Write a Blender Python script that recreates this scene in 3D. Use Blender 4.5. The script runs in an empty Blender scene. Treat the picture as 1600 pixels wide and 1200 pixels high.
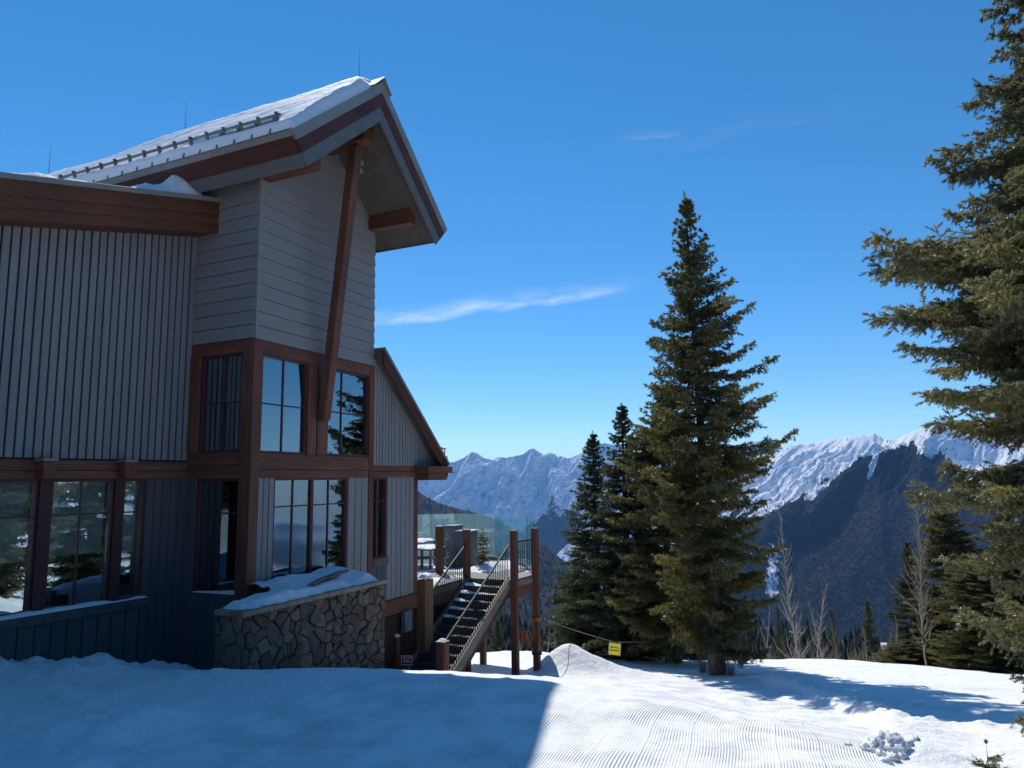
import bpy, math, random
import numpy as np
from mathutils import Matrix, Vector

S = bpy.context.scene
COL = S.collection
rad = math.radians

# ------------------------------------------------------------------ camera
FPX = 1109.0                     # focal length of the photograph in its own pixels (1600 wide)
PITCH, ROLL = 0.13430786, -0.01415078
_f = np.array([0, math.cos(PITCH), math.sin(PITCH)])
_r0 = np.array([1.0, 0, 0]); _u0 = np.cross(_r0, _f)
_r = _r0 * math.cos(ROLL) + _u0 * math.sin(ROLL)
_u = -_r0 * math.sin(ROLL) + _u0 * math.cos(ROLL)
cam = bpy.data.cameras.new('camera'); camo = bpy.data.objects.new('camera', cam)
COL.objects.link(camo); S.camera = camo
cam.sensor_width = 36; cam.lens = 36 * FPX / 1600; cam.clip_start = 0.05; cam.clip_end = 60000
camo.matrix_world = Matrix(((_r[0], _u[0], -_f[0], 0), (_r[1], _u[1], -_f[1], 0), (_r[2], _u[2], -_f[2], 0), (0, 0, 0, 1)))

# ------------------------------------------------------------------ sun, sky, exposure
SUN_AZ, SUN_EL = -15.0, 47.0
sd = np.array([math.sin(rad(SUN_AZ)) * math.cos(rad(SUN_EL)), math.cos(rad(SUN_AZ)) * math.cos(rad(SUN_EL)), math.sin(rad(SUN_EL))])
sl = bpy.data.lights.new('sun', 'SUN'); so = bpy.data.objects.new('sun', sl); COL.objects.link(so)
sl.energy = 3.0; sl.angle = rad(0.5); sl.color = (1, 0.955, 0.88)
so.rotation_euler = Vector(sd).to_track_quat('Z', 'Y').to_euler()
wd = bpy.data.worlds.new('World'); S.world = wd; wd.use_nodes = True
S.view_settings.view_transform = 'Standard'; S.view_settings.look = 'None'
S.view_settings.exposure = 0.52; S.view_settings.gamma = 1
SKY_STRENGTH = 0.145

def ray(px, py):
    v = _f * FPX + _r * (px - 800) - _u * (py - 600)
    return v / math.hypot(v[0], v[1])
def at(px, py, d):
    """point at forward distance d on the sight line of a photograph pixel (used only for surveying)"""
    v = ray(px, py); return v / v[1] * d

def build_world():
    nt = wd.node_tree; N = nt.nodes; L = nt.links
    N.clear()
    out = N.new('ShaderNodeOutputWorld'); bg = N.new('ShaderNodeBackground')
    sky = N.new('ShaderNodeTexSky'); sky.sky_type = 'NISHITA'; sky.sun_disc = False
    sky.sun_elevation = rad(SUN_EL); sky.sun_rotation = rad(SUN_AZ)
    sky.altitude = 3600; sky.air_density = 0.95; sky.dust_density = 0.0; sky.ozone_density = 4.0
    hs = N.new('ShaderNodeHueSaturation'); hs.inputs['Saturation'].default_value = 1.27
    hs.inputs['Value'].default_value = 1.08
    gm_ = N.new('ShaderNodeGamma'); gm_.inputs[1].default_value = 0.82; L.new(hs.outputs[0], gm_.inputs[0])
    L.new(sky.outputs[0], hs.inputs['Color'])
    tc = N.new('ShaderNodeTexCoord')
    def math_(op, a, b=None, c=None):
        m = N.new('ShaderNodeMath'); m.operation = op
        for i, x in enumerate((a, b, c)):
            if x is None: continue
            if isinstance(x, (int, float)): m.inputs[i].default_value = x
            else: L.new(x, m.inputs[i])
        return m.outputs[0]
    def dot(v):
        m = N.new('ShaderNodeVectorMath'); m.operation = 'DOT_PRODUCT'
        L.new(tc.outputs['Generated'], m.inputs[0]); m.inputs[1].default_value = v
        return m.outputs['Value']
    total = None
    # (centre, right-hand end, half thickness, strength, waviness, seed) of each wisp, as sky directions
    for (c, e, w, k, wav, sd_) in (((810, 474), (1020, 444), 0.026, 0.42, 0.020, 0.0), ((640, 499), (770, 482), 0.022, 0.45, 0.016, 3.0),
                                   ((1150, 205), (1420, 165), 0.030, 0.035, 0.03, 7.0), ((1010, 214), (1070, 207), 0.012, 0.10, 0.01, 9.0),
                                   ((740, 688), (860, 684), 0.006, 0.22, 0.003, 13.0), ((700, 716), (780, 713), 0.008, 0.3, 0.004, 17.0),
                                   ((1430, 644), (1520, 640), 0.005, 0.12, 0.003, 21.0)):
        cv = ray(*c); cv = cv / np.linalg.norm(cv); ev = ray(*e); ev = ev / np.linalg.norm(ev)
        tv = ev - cv * (ev @ cv); ln = np.linalg.norm(tv); tv = tv / ln; nv = np.cross(tv, cv); nv = nv * (1 if nv[2] > 0 else -1)
        a = dot(tuple(tv)); b = dot(tuple(nv)); f = dot(tuple(cv))
        comb = N.new('ShaderNodeCombineXYZ')
        L.new(math_('MULTIPLY', a, 14), comb.inputs[0]); L.new(math_('MULTIPLY', b, 60), comb.inputs[1]); comb.inputs[2].default_value = sd_
        n1 = N.new('ShaderNodeTexNoise'); n1.inputs['Scale'].default_value = 1.0; n1.inputs['Detail'].default_value = 6; n1.inputs['Roughness'].default_value = .62
        L.new(comb.outputs[0], n1.inputs['Vector'])
        comb2 = N.new('ShaderNodeCombineXYZ'); L.new(math_('MULTIPLY', a, 7), comb2.inputs[0]); comb2.inputs[2].default_value = sd_ + 5
        n2 = N.new('ShaderNodeTexNoise'); n2.inputs['Scale'].default_value = 1.0; n2.inputs['Detail'].default_value = 3
        L.new(comb2.outputs[0], n2.inputs['Vector'])
        bb = math_('SUBTRACT', b, math_('MULTIPLY', math_('SUBTRACT', n2.outputs[0], .5), wav * 2))
        # soft above, sharper below
        up = math_('MAXIMUM', math_('SUBTRACT', 1, math_('DIVIDE', math_('MAXIMUM', bb, 0), w)), 0)
        dn = math_('MAXIMUM', math_('SUBTRACT', 1, math_('DIVIDE', math_('MAXIMUM', math_('MULTIPLY', bb, -1), 0), w * .35)), 0)
        along = math_('MAXIMUM', math_('SUBTRACT', 1, math_('POWER', math_('DIVIDE', math_('ABSOLUTE', a), ln), 2)), 0)
        ns = N.new('ShaderNodeMapRange'); ns.inputs[1].default_value = .34; ns.inputs[2].default_value = .72
        L.new(n1.outputs[0], ns.inputs[0])
        m = math_('MULTIPLY', math_('MULTIPLY', math_('MULTIPLY', up, up), math_('MULTIPLY', dn, along)), math_('MULTIPLY', ns.outputs[0], k))
        m = math_('MULTIPLY', m, math_('GREATER_THAN', f, 0))
        total = m if total is None else math_('ADD', total, m)
    mix = N.new('ShaderNodeMix'); mix.data_type = 'RGBA'
    L.new(total, mix.inputs[0]); L.new(gm_.outputs[0], mix.inputs[6]); mix.inputs[7].default_value = (6.2, 6.4, 6.7, 1)
    L.new(mix.outputs[2], bg.inputs[0]); bg.inputs[1].default_value = SKY_STRENGTH
    L.new(bg.outputs[0], out.inputs[0])
build_world()
cy = S.cycles
cy.max_bounces = 8; cy.diffuse_bounces = 3; cy.glossy_bounces = 3; cy.transmission_bounces = 6; cy.transparent_max_bounces = 12; cy.volume_bounces = 0
cy.use_denoising = True; cy.sample_clamp_indirect = 6
try: cy.denoiser = 'OPENIMAGEDENOISE'; cy.denoising_prefilter = 'ACCURATE'
except Exception: pass

# ------------------------------------------------------------------ noise (numpy gradient noise)
_rng = np.random.RandomState(7)
_perm = _rng.permutation(512).astype(np.int64); _perm = np.concatenate([_perm, _perm])
_ga = _rng.rand(512) * 2 * np.pi; _gx = np.cos(_ga); _gy = np.sin(_ga)
def noise2(x, y):
    xi = np.floor(x).astype(np.int64); yi = np.floor(y).astype(np.int64); xf = x - xi; yf = y - yi
    u = xf * xf * xf * (xf * (xf * 6 - 15) + 10); v = yf * yf * yf * (yf * (yf * 6 - 15) + 10)
    def g(ix, iy, dx, dy):
        h = _perm[_perm[ix & 511] + (iy & 511)]
        return _gx[h] * dx + _gy[h] * dy
    a = g(xi, yi, xf, yf); b = g(xi + 1, yi, xf - 1, yf); c = g(xi, yi + 1, xf, yf - 1); d = g(xi + 1, yi + 1, xf - 1, yf - 1)
    return 1.5 * (a + u * (b - a) + v * (c - a + u * (a - b - c + d)))
def fbm(x, y, o=5, gain=.5, lac=2.03):
    s = 0; a = 1; t = 0
    for i in range(o):
        s = s + a * noise2(x + 17.3 * i, y - 9.1 * i); t += a; a *= gain; x = x * lac; y = y * lac
    return s / t * 1.6
def ridged(x, y, o=5, gain=.5, lac=2.03):
    s = 0; a = 1; t = 0
    for i in range(o):
        s = s + a * (1 - np.abs(noise2(x + 31.7 * i, y + 11.3 * i)) * 2); t += a; a *= gain; x = x * lac; y = y * lac
    return s / t
def sstep(a, b, x):
    t = np.clip((x - a) / (b - a), 0, 1); return t * t * (3 - 2 * t)

# ------------------------------------------------------------------ materials
def new_mat(name):
    m = bpy.data.materials.new(name); m.use_nodes = True
    nt = m.node_tree; nt.nodes.clear()
    out = nt.nodes.new('ShaderNodeOutputMaterial'); b = nt.nodes.new('ShaderNodeBsdfPrincipled')
    nt.links.new(b.outputs[0], out.inputs[0])
    return m, nt, b, out
def node(nt, t, **kw):
    n = nt.nodes.new(t)
    for k, v in kw.items():
        if k in n.inputs: n.inputs[k].default_value = v
        else: setattr(n, k, v)
    return n
def ramp(nt, src, stops):
    r = nt.nodes.new('ShaderNodeValToRGB'); e = r.color_ramp.elements
    while len(e) < len(stops): e.new(0.5)
    for i, (p, c) in enumerate(stops):
        e[i].position = p; e[i].color = (c[0], c[1], c[2], 1)
    nt.links.new(src, r.inputs[0]); return r.outputs[0]
def coords(nt, scale=(1, 1, 1), kind='Object'):
    t = nt.nodes.new('ShaderNodeTexCoord'); m = nt.nodes.new('ShaderNodeMapping'); m.inputs['Scale'].default_value = scale
    if kind == 'World':
        g = nt.nodes.new('ShaderNodeNewGeometry'); nt.links.new(g.outputs['Position'], m.inputs[0])
    else: nt.links.new(t.outputs[kind], m.inputs[0])
    return m.outputs[0]
def bump(nt, b, src, dist, strength=1.0, prev=None):
    n = nt.nodes.new('ShaderNodeBump'); n.inputs['Distance'].default_value = dist; n.inputs['Strength'].default_value = strength
    nt.links.new(src, n.inputs['Height'])
    if prev is not None: nt.links.new(prev, n.inputs['Normal'])
    nt.links.new(n.outputs[0], b.inputs['Normal']); return n.outputs[0]

def m_noise(name, c0, c1, scale=(3, 3, 3), rough=.6, detail=4, bd=0.0, spec=.3, metal=0.0, kind='Object', p=(.35, .65)):
    m, nt, b, o = new_mat(name)
    n = node(nt, 'ShaderNodeTexNoise', Scale=1.0, Detail=detail, Roughness=.6)
    nt.links.new(coords(nt, scale, kind), n.inputs['Vector'])
    nt.links.new(ramp(nt, n.outputs[0], ((p[0], c0), (p[1], c1))), b.inputs['Base Color'])
    b.inputs['Roughness'].default_value = rough; b.inputs['Metallic'].default_value = metal
    b.inputs['Specular IOR Level'].default_value = spec
    if bd: bump(nt, b, n.outputs[0], bd)
    return m
def m_wood(name, c0, c1, c2, axis, rough=.55):
    m, nt, b, o = new_mat(name)
    sc = [42, 42, 42]; sc[axis] = 1.6
    n = node(nt, 'ShaderNodeTexNoise', Scale=1.0, Detail=5, Roughness=.65, Distortion=.4)
    nt.links.new(coords(nt, sc), n.inputs['Vector'])
    sc2 = [5, 5, 5]; sc2[axis] = .5
    n2 = node(nt, 'ShaderNodeTexNoise', Scale=1.0, Detail=2)
    nt.links.new(coords(nt, sc2), n2.inputs['Vector'])
    mx = nt.nodes.new('ShaderNodeMix'); mx.inputs[0].default_value = .45
    nt.links.new(n.outputs[0], mx.inputs[2]); nt.links.new(n2.outputs[0], mx.inputs[3])
    nt.links.new(ramp(nt, mx.outputs[0], ((.36, c0), (.5, c1), (.64, c2))), b.inputs['Base Color'])
    b.inputs['Roughness'].default_value = rough; b.inputs['Specular IOR Level'].default_value = .3
    bump(nt, b, n.outputs[0], .003)
    return m
WD = ((.088, .036, .022), (.140, .057, .035), (.205, .088, .056))
M = {}
M['wood_x'] = m_wood('stained_wood_x', *WD, 0); M['wood_y'] = m_wood('stained_wood_y', *WD, 1); M['wood_z'] = m_wood('stained_wood_z', *WD, 2)
CD = ((.080, .029, .014), (.130, .047, .023), (.19, .075, .038))
M['cedar_x'] = m_wood('cedar_x', *CD, 0); M['cedar_y'] = m_wood('cedar_y', *CD, 1)
RD = ((.055, .019, .014), (.078, .026, .019), (.10, .035, .026))
M['redboard'] = m_wood('red_board', *RD, 1); M['redboard_x'] = m_wood('red_board_x', *RD, 0)
M['siding'] = m_noise('grey_lap_siding', (.245, .236, .230), (.275, .264, .256), (.8, .8, 3), .55)
M['siding_blue'] = M['siding']
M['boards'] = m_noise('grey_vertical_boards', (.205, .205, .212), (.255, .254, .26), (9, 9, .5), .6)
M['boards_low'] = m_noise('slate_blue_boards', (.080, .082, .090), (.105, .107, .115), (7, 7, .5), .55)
M['recess'] = m_noise('recess_shade', (.006, .007, .010), (.012, .013, .017), (2, 2, 2), .8)  # near-black colour paints the shadow in gaps between boards
M['greyboard'] = m_noise('grey_fascia', (.115, .115, .12), (.145, .145, .15), (2, 2, 9), .5)
M['metal'] = m_noise('metal_flashing', (.19, .185, .165), (.25, .245, .22), (2, 2, 2), .42, spec=.5)
M['metal_dark'] = m_noise('weathered_steel', (.10, .12, .11), (.20, .22, .19), (6, 6, 6), .45, spec=.5)
M['soffit'] = m_noise('soffit_panel', (.085, .075, .062), (.115, .10, .085), (3, 3, 3), .7)
M['frame'] = m_noise('red_window_frame', (.070, .018, .020), (.095, .025, .026), (6, 6, 6), .4, spec=.45)
M['frame_w'] = m_wood('purple_trim_z', (.055, .024, .026), (.072, .031, .032), (.09, .039, .039), 2)
M['blind'] = m_noise('roller_blind', (.78, .80, .78), (.84, .85, .83), (1, 1, 30), .8)
M['interior'] = m_noise('interior_wall', (.05, .048, .045), (.07, .066, .06), (1, 1, 1), .9)
M['curtain'] = m_noise('pale_curtain', (.35, .38, .33), (.5, .52, .45), (30, 30, .6), .9)
M['iron'] = m_noise('black_iron', (.012, .012, .013), (.02, .02, .021), (8, 8, 8), .62, spec=.3)
M['tread'] = m_noise('composite_tread', (.035, .040, .050), (.065, .070, .08), (3, 30, 3), .55)
M['greywood'] = m_wood('weathered_wood', (.11, .095, .075), (.19, .165, .135), (.27, .24, .20), 0)
M['deckboard'] = m_wood('deck_board', (.12, .11, .10), (.19, .175, .16), (.25, .23, .21), 0)
M['plywood'] = m_wood('plywood', (.15, .08, .043), (.22, .12, .066), (.28, .165, .095), 2)
M['skirt'] = m_wood('dark_skirting', (.018, .010, .008), (.032, .018, .013), (.05, .028, .02), 2)
M['cabinet'] = m_noise('grey_cover', (.10, .125, .14), (.15, .18, .20), (3, 3, 3), .6)
M['capstone'] = m_noise('sandstone_cap', (.22, .18, .13), (.33, .27, .20), (5, 5, 5), .75, bd=.01)
M['bark'] = m_noise('grey_bark', (.055, .045, .036), (.17, .145, .12), (18, 18, 3.5), .9, bd=.03)
M['aspen'] = m_noise('pale_bark', (.25, .205, .16), (.46, .39, .31), (9, 9, 3), .85)
M['shrub'] = m_noise('brown_twigs', (.22, .155, .11), (.38, .28, .20), (9, 9, 3), .9)
M['rope'] = m_noise('tan_rope', (.22, .18, .11), (.32, .27, .17), (9, 9, 9), .8)
M['orope'] = m_noise('orange_rope', (.45, .14, .05), (.55, .2, .08), (9, 9, 9), .7)
M['redbag'] = m_noise('red_fabric', (.38, .02, .03), (.5, .04, .05), (9, 9, 9), .6)
M['yellow'] = m_noise('yellow_sign', (.72, .62, .02), (.78, .68, .03), (3, 3, 3), .4)
M['black'] = m_noise('black_lettering', (.012, .012, .012), (.02, .02, .02), (3, 3, 3), .5)
M['redsign'] = m_noise('dark_red_sign', (.12, .016, .022), (.15, .02, .028), (3, 3, 3), .4)
M['white'] = m_noise('white_paint', (.72, .72, .70), (.8, .8, .78), (5, 5, 5), .5)
M['palewood'] = m_noise('bleached_wood', (.45, .40, .32), (.62, .56, .47), (9, 9, 9), .7)

def snow_mat(name, bumpy=.02, scale=6.0):
    m, nt, b, o = new_mat(name)
    co = coords(nt, (1, 1, 1), 'World')
    n = node(nt, 'ShaderNodeTexNoise', Scale=scale, Detail=6, Roughness=.6); nt.links.new(co, n.inputs['Vector'])
    n2 = node(nt, 'ShaderNodeTexNoise', Scale=90, Detail=2, Roughness=.6); nt.links.new(co, n2.inputs['Vector'])
    nt.links.new(ramp(nt, n.outputs[0], ((.3, (.84, .85, .87)), (.7, (.90, .905, .915)))), b.inputs['Base Color'])
    b.inputs['Roughness'].default_value = .7; b.inputs['Specular IOR Level'].default_value = .25
    p = bump(nt, b, n.outputs[0], bumpy)
    bump(nt, b, n2.outputs[0], .004, 1, p)
    return m
M['snow'] = snow_mat('snow')

def glass_mat(name, tint, refl, top=1.0, scatter=0):
    m, nt, b, o = new_mat(name); nt.nodes.remove(b)
    g = node(nt, 'ShaderNodeBsdfGlossy', Roughness=0.0); g.inputs[0].default_value = (.74, .94, 1.0, 1)
    t = node(nt, 'ShaderNodeBsdfTransparent'); t.inputs[0].default_value = (*tint, 1)
    fr = node(nt, 'ShaderNodeFresnel', IOR=1.55)
    mr = nt.nodes.new('ShaderNodeMapRange'); mr.inputs[1].default_value = 0.0; mr.inputs[2].default_value = 1.0
    mr.inputs[3].default_value = refl; mr.inputs[4].default_value = top
    nt.links.new(fr.outputs[0], mr.inputs[0])
    n = node(nt, 'ShaderNodeTexNoise', Scale=1.3, Detail=1); nt.links.new(coords(nt, (1, 1, 1), 'World'), n.inputs['Vector'])
    bp = node(nt, 'ShaderNodeBump', Distance=.004, Strength=.5); nt.links.new(n.outputs[0], bp.inputs['Height']); nt.links.new(bp.outputs[0], g.inputs['Normal'])
    mx = nt.nodes.new('ShaderNodeMixShader')
    if scatter:
        df = node(nt, 'ShaderNodeBsdfTranslucent'); df.inputs[0].default_value = (.55, .85, .90, 1); md = nt.nodes.new('ShaderNodeMixShader'); md.inputs[0].default_value = scatter  # adds an even teal translucent share to the glass
        nt.links.new(t.outputs[0], md.inputs[1]); nt.links.new(df.outputs[0], md.inputs[2]); t = md
    nt.links.new(mr.outputs[0], mx.inputs[0]); nt.links.new(t.outputs[0], mx.inputs[1]); nt.links.new(g.outputs[0], mx.inputs[2])
    nt.links.new(mx.outputs[0], o.inputs[0]); return m
M['pane'] = glass_mat('window_glass', (.93, .965, .965), .30)
M['screen'] = glass_mat('glass_screen', (.88, .965, .97), .05, .3, .09)

def foliage_mat(name, c0, c1, c2, tr=.30):
    m, nt, b, o = new_mat(name); nt.nodes.remove(b)
    co = coords(nt, (1, 1, 1), 'Object')
    n = node(nt, 'ShaderNodeTexNoise', Scale=1.1, Detail=4, Roughness=.7); nt.links.new(co, n.inputs['Vector'])
    c = ramp(nt, n.outputs[0], ((.32, c0), (.5, c1), (.68, c2)))
    d = node(nt, 'ShaderNodeBsdfDiffuse'); t = node(nt, 'ShaderNodeBsdfTranslucent'); gl = node(nt, 'ShaderNodeBsdfGlossy', Roughness=.38)
    gl.inputs[0].default_value = (.95, .97, .95, 1)
    nt.links.new(c, d.inputs[0])
    hs = node(nt, 'ShaderNodeHueSaturation', Value=1.5, Saturation=1.15); nt.links.new(c, hs.inputs['Color']); nt.links.new(hs.outputs[0], t.inputs[0])
    mx = nt.nodes.new('ShaderNodeMixShader'); mx.inputs[0].default_value = tr
    nt.links.new(d.outputs[0], mx.inputs[1]); nt.links.new(t.outputs[0], mx.inputs[2])
    m2 = nt.nodes.new('ShaderNodeMixShader'); m2.inputs[0].default_value = .045
    nt.links.new(mx.outputs[0], m2.inputs[1]); nt.links.new(gl.outputs[0], m2.inputs[2])
    nt.links.new(m2.outputs[0], o.inputs[0]); return m
M['spruce'] = foliage_mat('spruce_needles', (.060, .064, .025), (.13, .124, .044), (.23, .20, .068), .46)
M['spruce_blue'] = foliage_mat('blue_spruce_needles', (.095, .10, .056), (.195, .19, .098), (.29, .26, .10), .44)
M['spruce_dark'] = foliage_mat('dark_spruce_needles', (.032, .042, .020), (.062, .074, .032), (.12, .12, .046), .44)

# ------------------------------------------------------------------ geometry helpers
WM = {}
def link(o, parent=None, world=None):
    COL.objects.link(o)
    world = world if world is not None else Matrix.Identity(4)
    WM[o.name] = world
    if parent is not None:
        o.parent = parent; o.matrix_parent_inverse = WM[parent.name].inverted()
    o.matrix_basis = world
    return o
def tag(o, label=None, cat=None, group=None, kind=None):
    if label: o['label'] = label
    if cat: o['category'] = cat
    if group: o['group'] = group
    if kind: o['kind'] = kind
    return o
def empty(name, world, label=None, cat=None, group=None, parent=None):
    o = bpy.data.objects.new(name, None); o.empty_display_size = .3
    link(o, parent, world); return tag(o, label, cat, group)
def fast_mesh(name, V, F, mat, smooth=False, attrs=None):
    V = np.asarray(V, np.float32); F = np.asarray(F, np.int32); k = F.shape[1]
    me = bpy.data.meshes.new(name)
    me.vertices.add(len(V)); me.vertices.foreach_set('co', V.ravel())
    me.loops.add(F.size); me.loops.foreach_set('vertex_index', F.ravel())
    me.polygons.add(len(F)); me.polygons.foreach_set('loop_start', np.arange(0, F.size, k, dtype=np.int32))
    try: me.polygons.foreach_set('loop_total', np.full(len(F), k, np.int32))
    except Exception: pass
    if attrs:
        for nm, arr in attrs.items():
            a = me.attributes.new(nm, 'FLOAT', 'POINT'); a.data.foreach_set('value', np.asarray(arr, np.float32))
    me.update(calc_edges=True); me.validate()
    if smooth: me.polygons.foreach_set('use_smooth', np.ones(len(F), bool))
    me.materials.append(mat); return me
def grid_faces(nx, ny):
    i = np.arange(nx - 1)[None, :] + np.arange(ny - 1)[:, None] * nx
    return np.stack([i, i + 1, i + 1 + nx, i + nx], -1).reshape(-1, 4)

class MB:
    def __init__(s): s.v = []; s.f = []
    def quadv(s, pts):
        b = len(s.v); s.v += [tuple(p) for p in pts]; s.f.append(tuple(range(b, b + len(pts))))
    def hexa(s, lo, hi):
        """8 corners: lo = 4 points (counter-clockwise seen from above), hi = 4 points above them"""
        b = len(s.v); s.v += [tuple(p) for p in lo] + [tuple(p) for p in hi]
        s.f += [(b + 3, b + 2, b + 1, b), (b + 4, b + 5, b + 6, b + 7)] + [(b + i, b + (i + 1) % 4, b + 4 + (i + 1) % 4, b + 4 + i) for i in range(4)]
        return s
    def box(s, x0, x1, y0, y1, z0, z1, zr=None):
        """zr: top height at x1 (a sloped top) when it differs from z1"""
        zr = z1 if zr is None else zr
        return s.hexa(((x0, y0, z0), (x1, y0, z0), (x1, y1, z0), (x0, y1, z0)), ((x0, y0, z1), (x1, y0, zr), (x1, y1, zr), (x0, y1, z1)))
    def prism(s, poly, y0, y1, yf=None):
        """poly: (x, z) outline; from y0 (front) to y1; yf(x, z) overrides the front"""
        n = len(poly); b = len(s.v)
        a = sum(poly[i][0] * poly[(i + 1) % n][1] - poly[(i + 1) % n][0] * poly[i][1] for i in range(n))
        if a < 0: poly = poly[::-1]
        s.v += [(x, (yf(x, z) if yf else y0), z) for x, z in poly] + [(x, y1, z) for x, z in poly]
        s.f.append(tuple(range(b, b + n))); s.f.append(tuple(range(b + 2 * n - 1, b + n - 1, -1)))
        for i in range(n): s.f.append((b + i, b + n + i, b + n + (i + 1) % n, b + (i + 1) % n))
        return s
    def slab(s, poly, z0, z1):
        """poly: (x, y) outline, between two heights"""
        n = len(poly); b = len(s.v)
        a = sum(poly[i][0] * poly[(i + 1) % n][1] - poly[(i + 1) % n][0] * poly[i][1] for i in range(n))
        if a < 0: poly = poly[::-1]
        s.v += [(x, y, z0) for x, y in poly] + [(x, y, z1) for x, y in poly]
        s.f.append(tuple(range(b + n - 1, b - 1, -1))); s.f.append(tuple(range(b + n, b + 2 * n)))
        for i in range(n): s.f.append((b + i, b + (i + 1) % n, b + n + (i + 1) % n, b + n + i))
        return s
    def tube(s, pts, rs, n=8, cap=True):
        pts = [Vector(p) for p in pts]; b = len(s.v)
        if not hasattr(rs, '__len__'): rs = [rs] * len(pts)
        for i, p in enumerate(pts):
            t = (pts[min(i + 1, len(pts) - 1)] - pts[max(i - 1, 0)]).normalized()
            a = t.cross(Vector((0, 0, 1)) if abs(t.z) < .9 else Vector((1, 0, 0))).normalized(); c = t.cross(a)
            for k in range(n):
                an = 2 * math.pi * k / n; s.v.append(tuple(p + a * (rs[i] * math.cos(an)) + c * (rs[i] * math.sin(an))))
        for i in range(len(pts) - 1):
            for k in range(n):
                s.f.append((b + i * n + k, b + i * n + (k + 1) % n, b + (i + 1) * n + (k + 1) % n, b + (i + 1) * n + k))
        if cap:
            s.f.append(tuple(range(b + n - 1, b - 1, -1))); e = b + (len(pts) - 1) * n; s.f.append(tuple(range(e, e + n)))
        return s
    def bar(s, p0, p1, w, h):
        """square-section bar between two points; w across (horizontal), h the other way"""
        p0 = Vector(p0); p1 = Vector(p1); t = (p1 - p0).normalized()
        a = t.cross(Vector((0, 0, 1)))
        a = a.normalized() if a.length > 1e-4 else Vector((1, 0, 0)); c = a.cross(t)
        A = a * w / 2; Cc = c * h / 2
        return s.hexa((p0 - A - Cc, p0 + A - Cc, p1 + A - Cc, p1 - A - Cc), (p0 - A + Cc, p0 + A + Cc, p1 + A + Cc, p1 - A + Cc))
    def build(s, name, mat, parent=None, frame=None, bevel=0, smooth=False, label=None):
        frame = frame if frame is not None else Matrix.Identity(4)
        V = np.array(s.v); lo = V.min(0); hi = V.max(0); o = Vector(((lo[0] + hi[0]) / 2, (lo[1] + hi[1]) / 2, lo[2]))
        me = bpy.data.meshes.new(name); me.from_pydata([tuple(Vector(p) - o) for p in s.v], [], s.f); me.update()
        if smooth: me.polygons.foreach_set('use_smooth', np.ones(len(me.polygons), bool))
        me.materials.append(mat)
        ob = bpy.data.objects.new(name, me); link(ob, parent, frame @ Matrix.Translation(o))
        if bevel:
            bv = ob.modifiers.new('bevel', 'BEVEL'); bv.width = bevel; bv.segments = 1; bv.limit_method = 'ANGLE'
        if label: ob['label'] = label
        return ob
def mesh_obj(name, V, F, mat, parent=None, frame=None, smooth=True, origin=None, attrs=None):
    V = np.asarray(V, float); frame = frame if frame is not None else Matrix.Identity(4)
    if origin is None: origin = ((V[:, 0].min() + V[:, 0].max()) / 2, (V[:, 1].min() + V[:, 1].max()) / 2, V[:, 2].min())
    me = fast_mesh(name, V - np.array(origin), F, mat, smooth, attrs)
    o = bpy.data.objects.new(name, me); return link(o, parent, frame @ Matrix.Translation(Vector(origin)))
def clip_poly(poly, a, b, c):
    """keep a*x + b*z <= c"""
    out = []
    for i in range(len(poly)):
        p, q = poly[i], poly[(i + 1) % len(poly)]
        dp, dq = a * p[0] + b * p[1] - c, a * q[0] + b * q[1] - c
        if dp <= 0: out.append(p)
        if (dp < 0 < dq) or (dq < 0 < dp):
            t = dp / (dp - dq); out.append((p[0] + t * (q[0] - p[0]), p[1] + t * (q[1] - p[1])))
    return out

# ------------------------------------------------------------------ building frames
AF, AW = 0.42802246, 0.5165652              # azimuths of the tower front and of the left wing's wall
TC = Vector((-4.0496, 11.0, 0))             # tower corner, eye level is z = 0
FT = Matrix.Translation(TC) @ Matrix.Rotation(math.pi / 2 - AF, 4, 'Z')
FS = FT @ Matrix.Rotation(-math.pi / 2, 4, 'Z')                      # tower side: x = -v, y inward
FW = FT @ Matrix.Translation((0, 1.362, 0)) @ Matrix.Rotation(AF - AW, 4, 'Z')
GL = Matrix.Identity(4)

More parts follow.
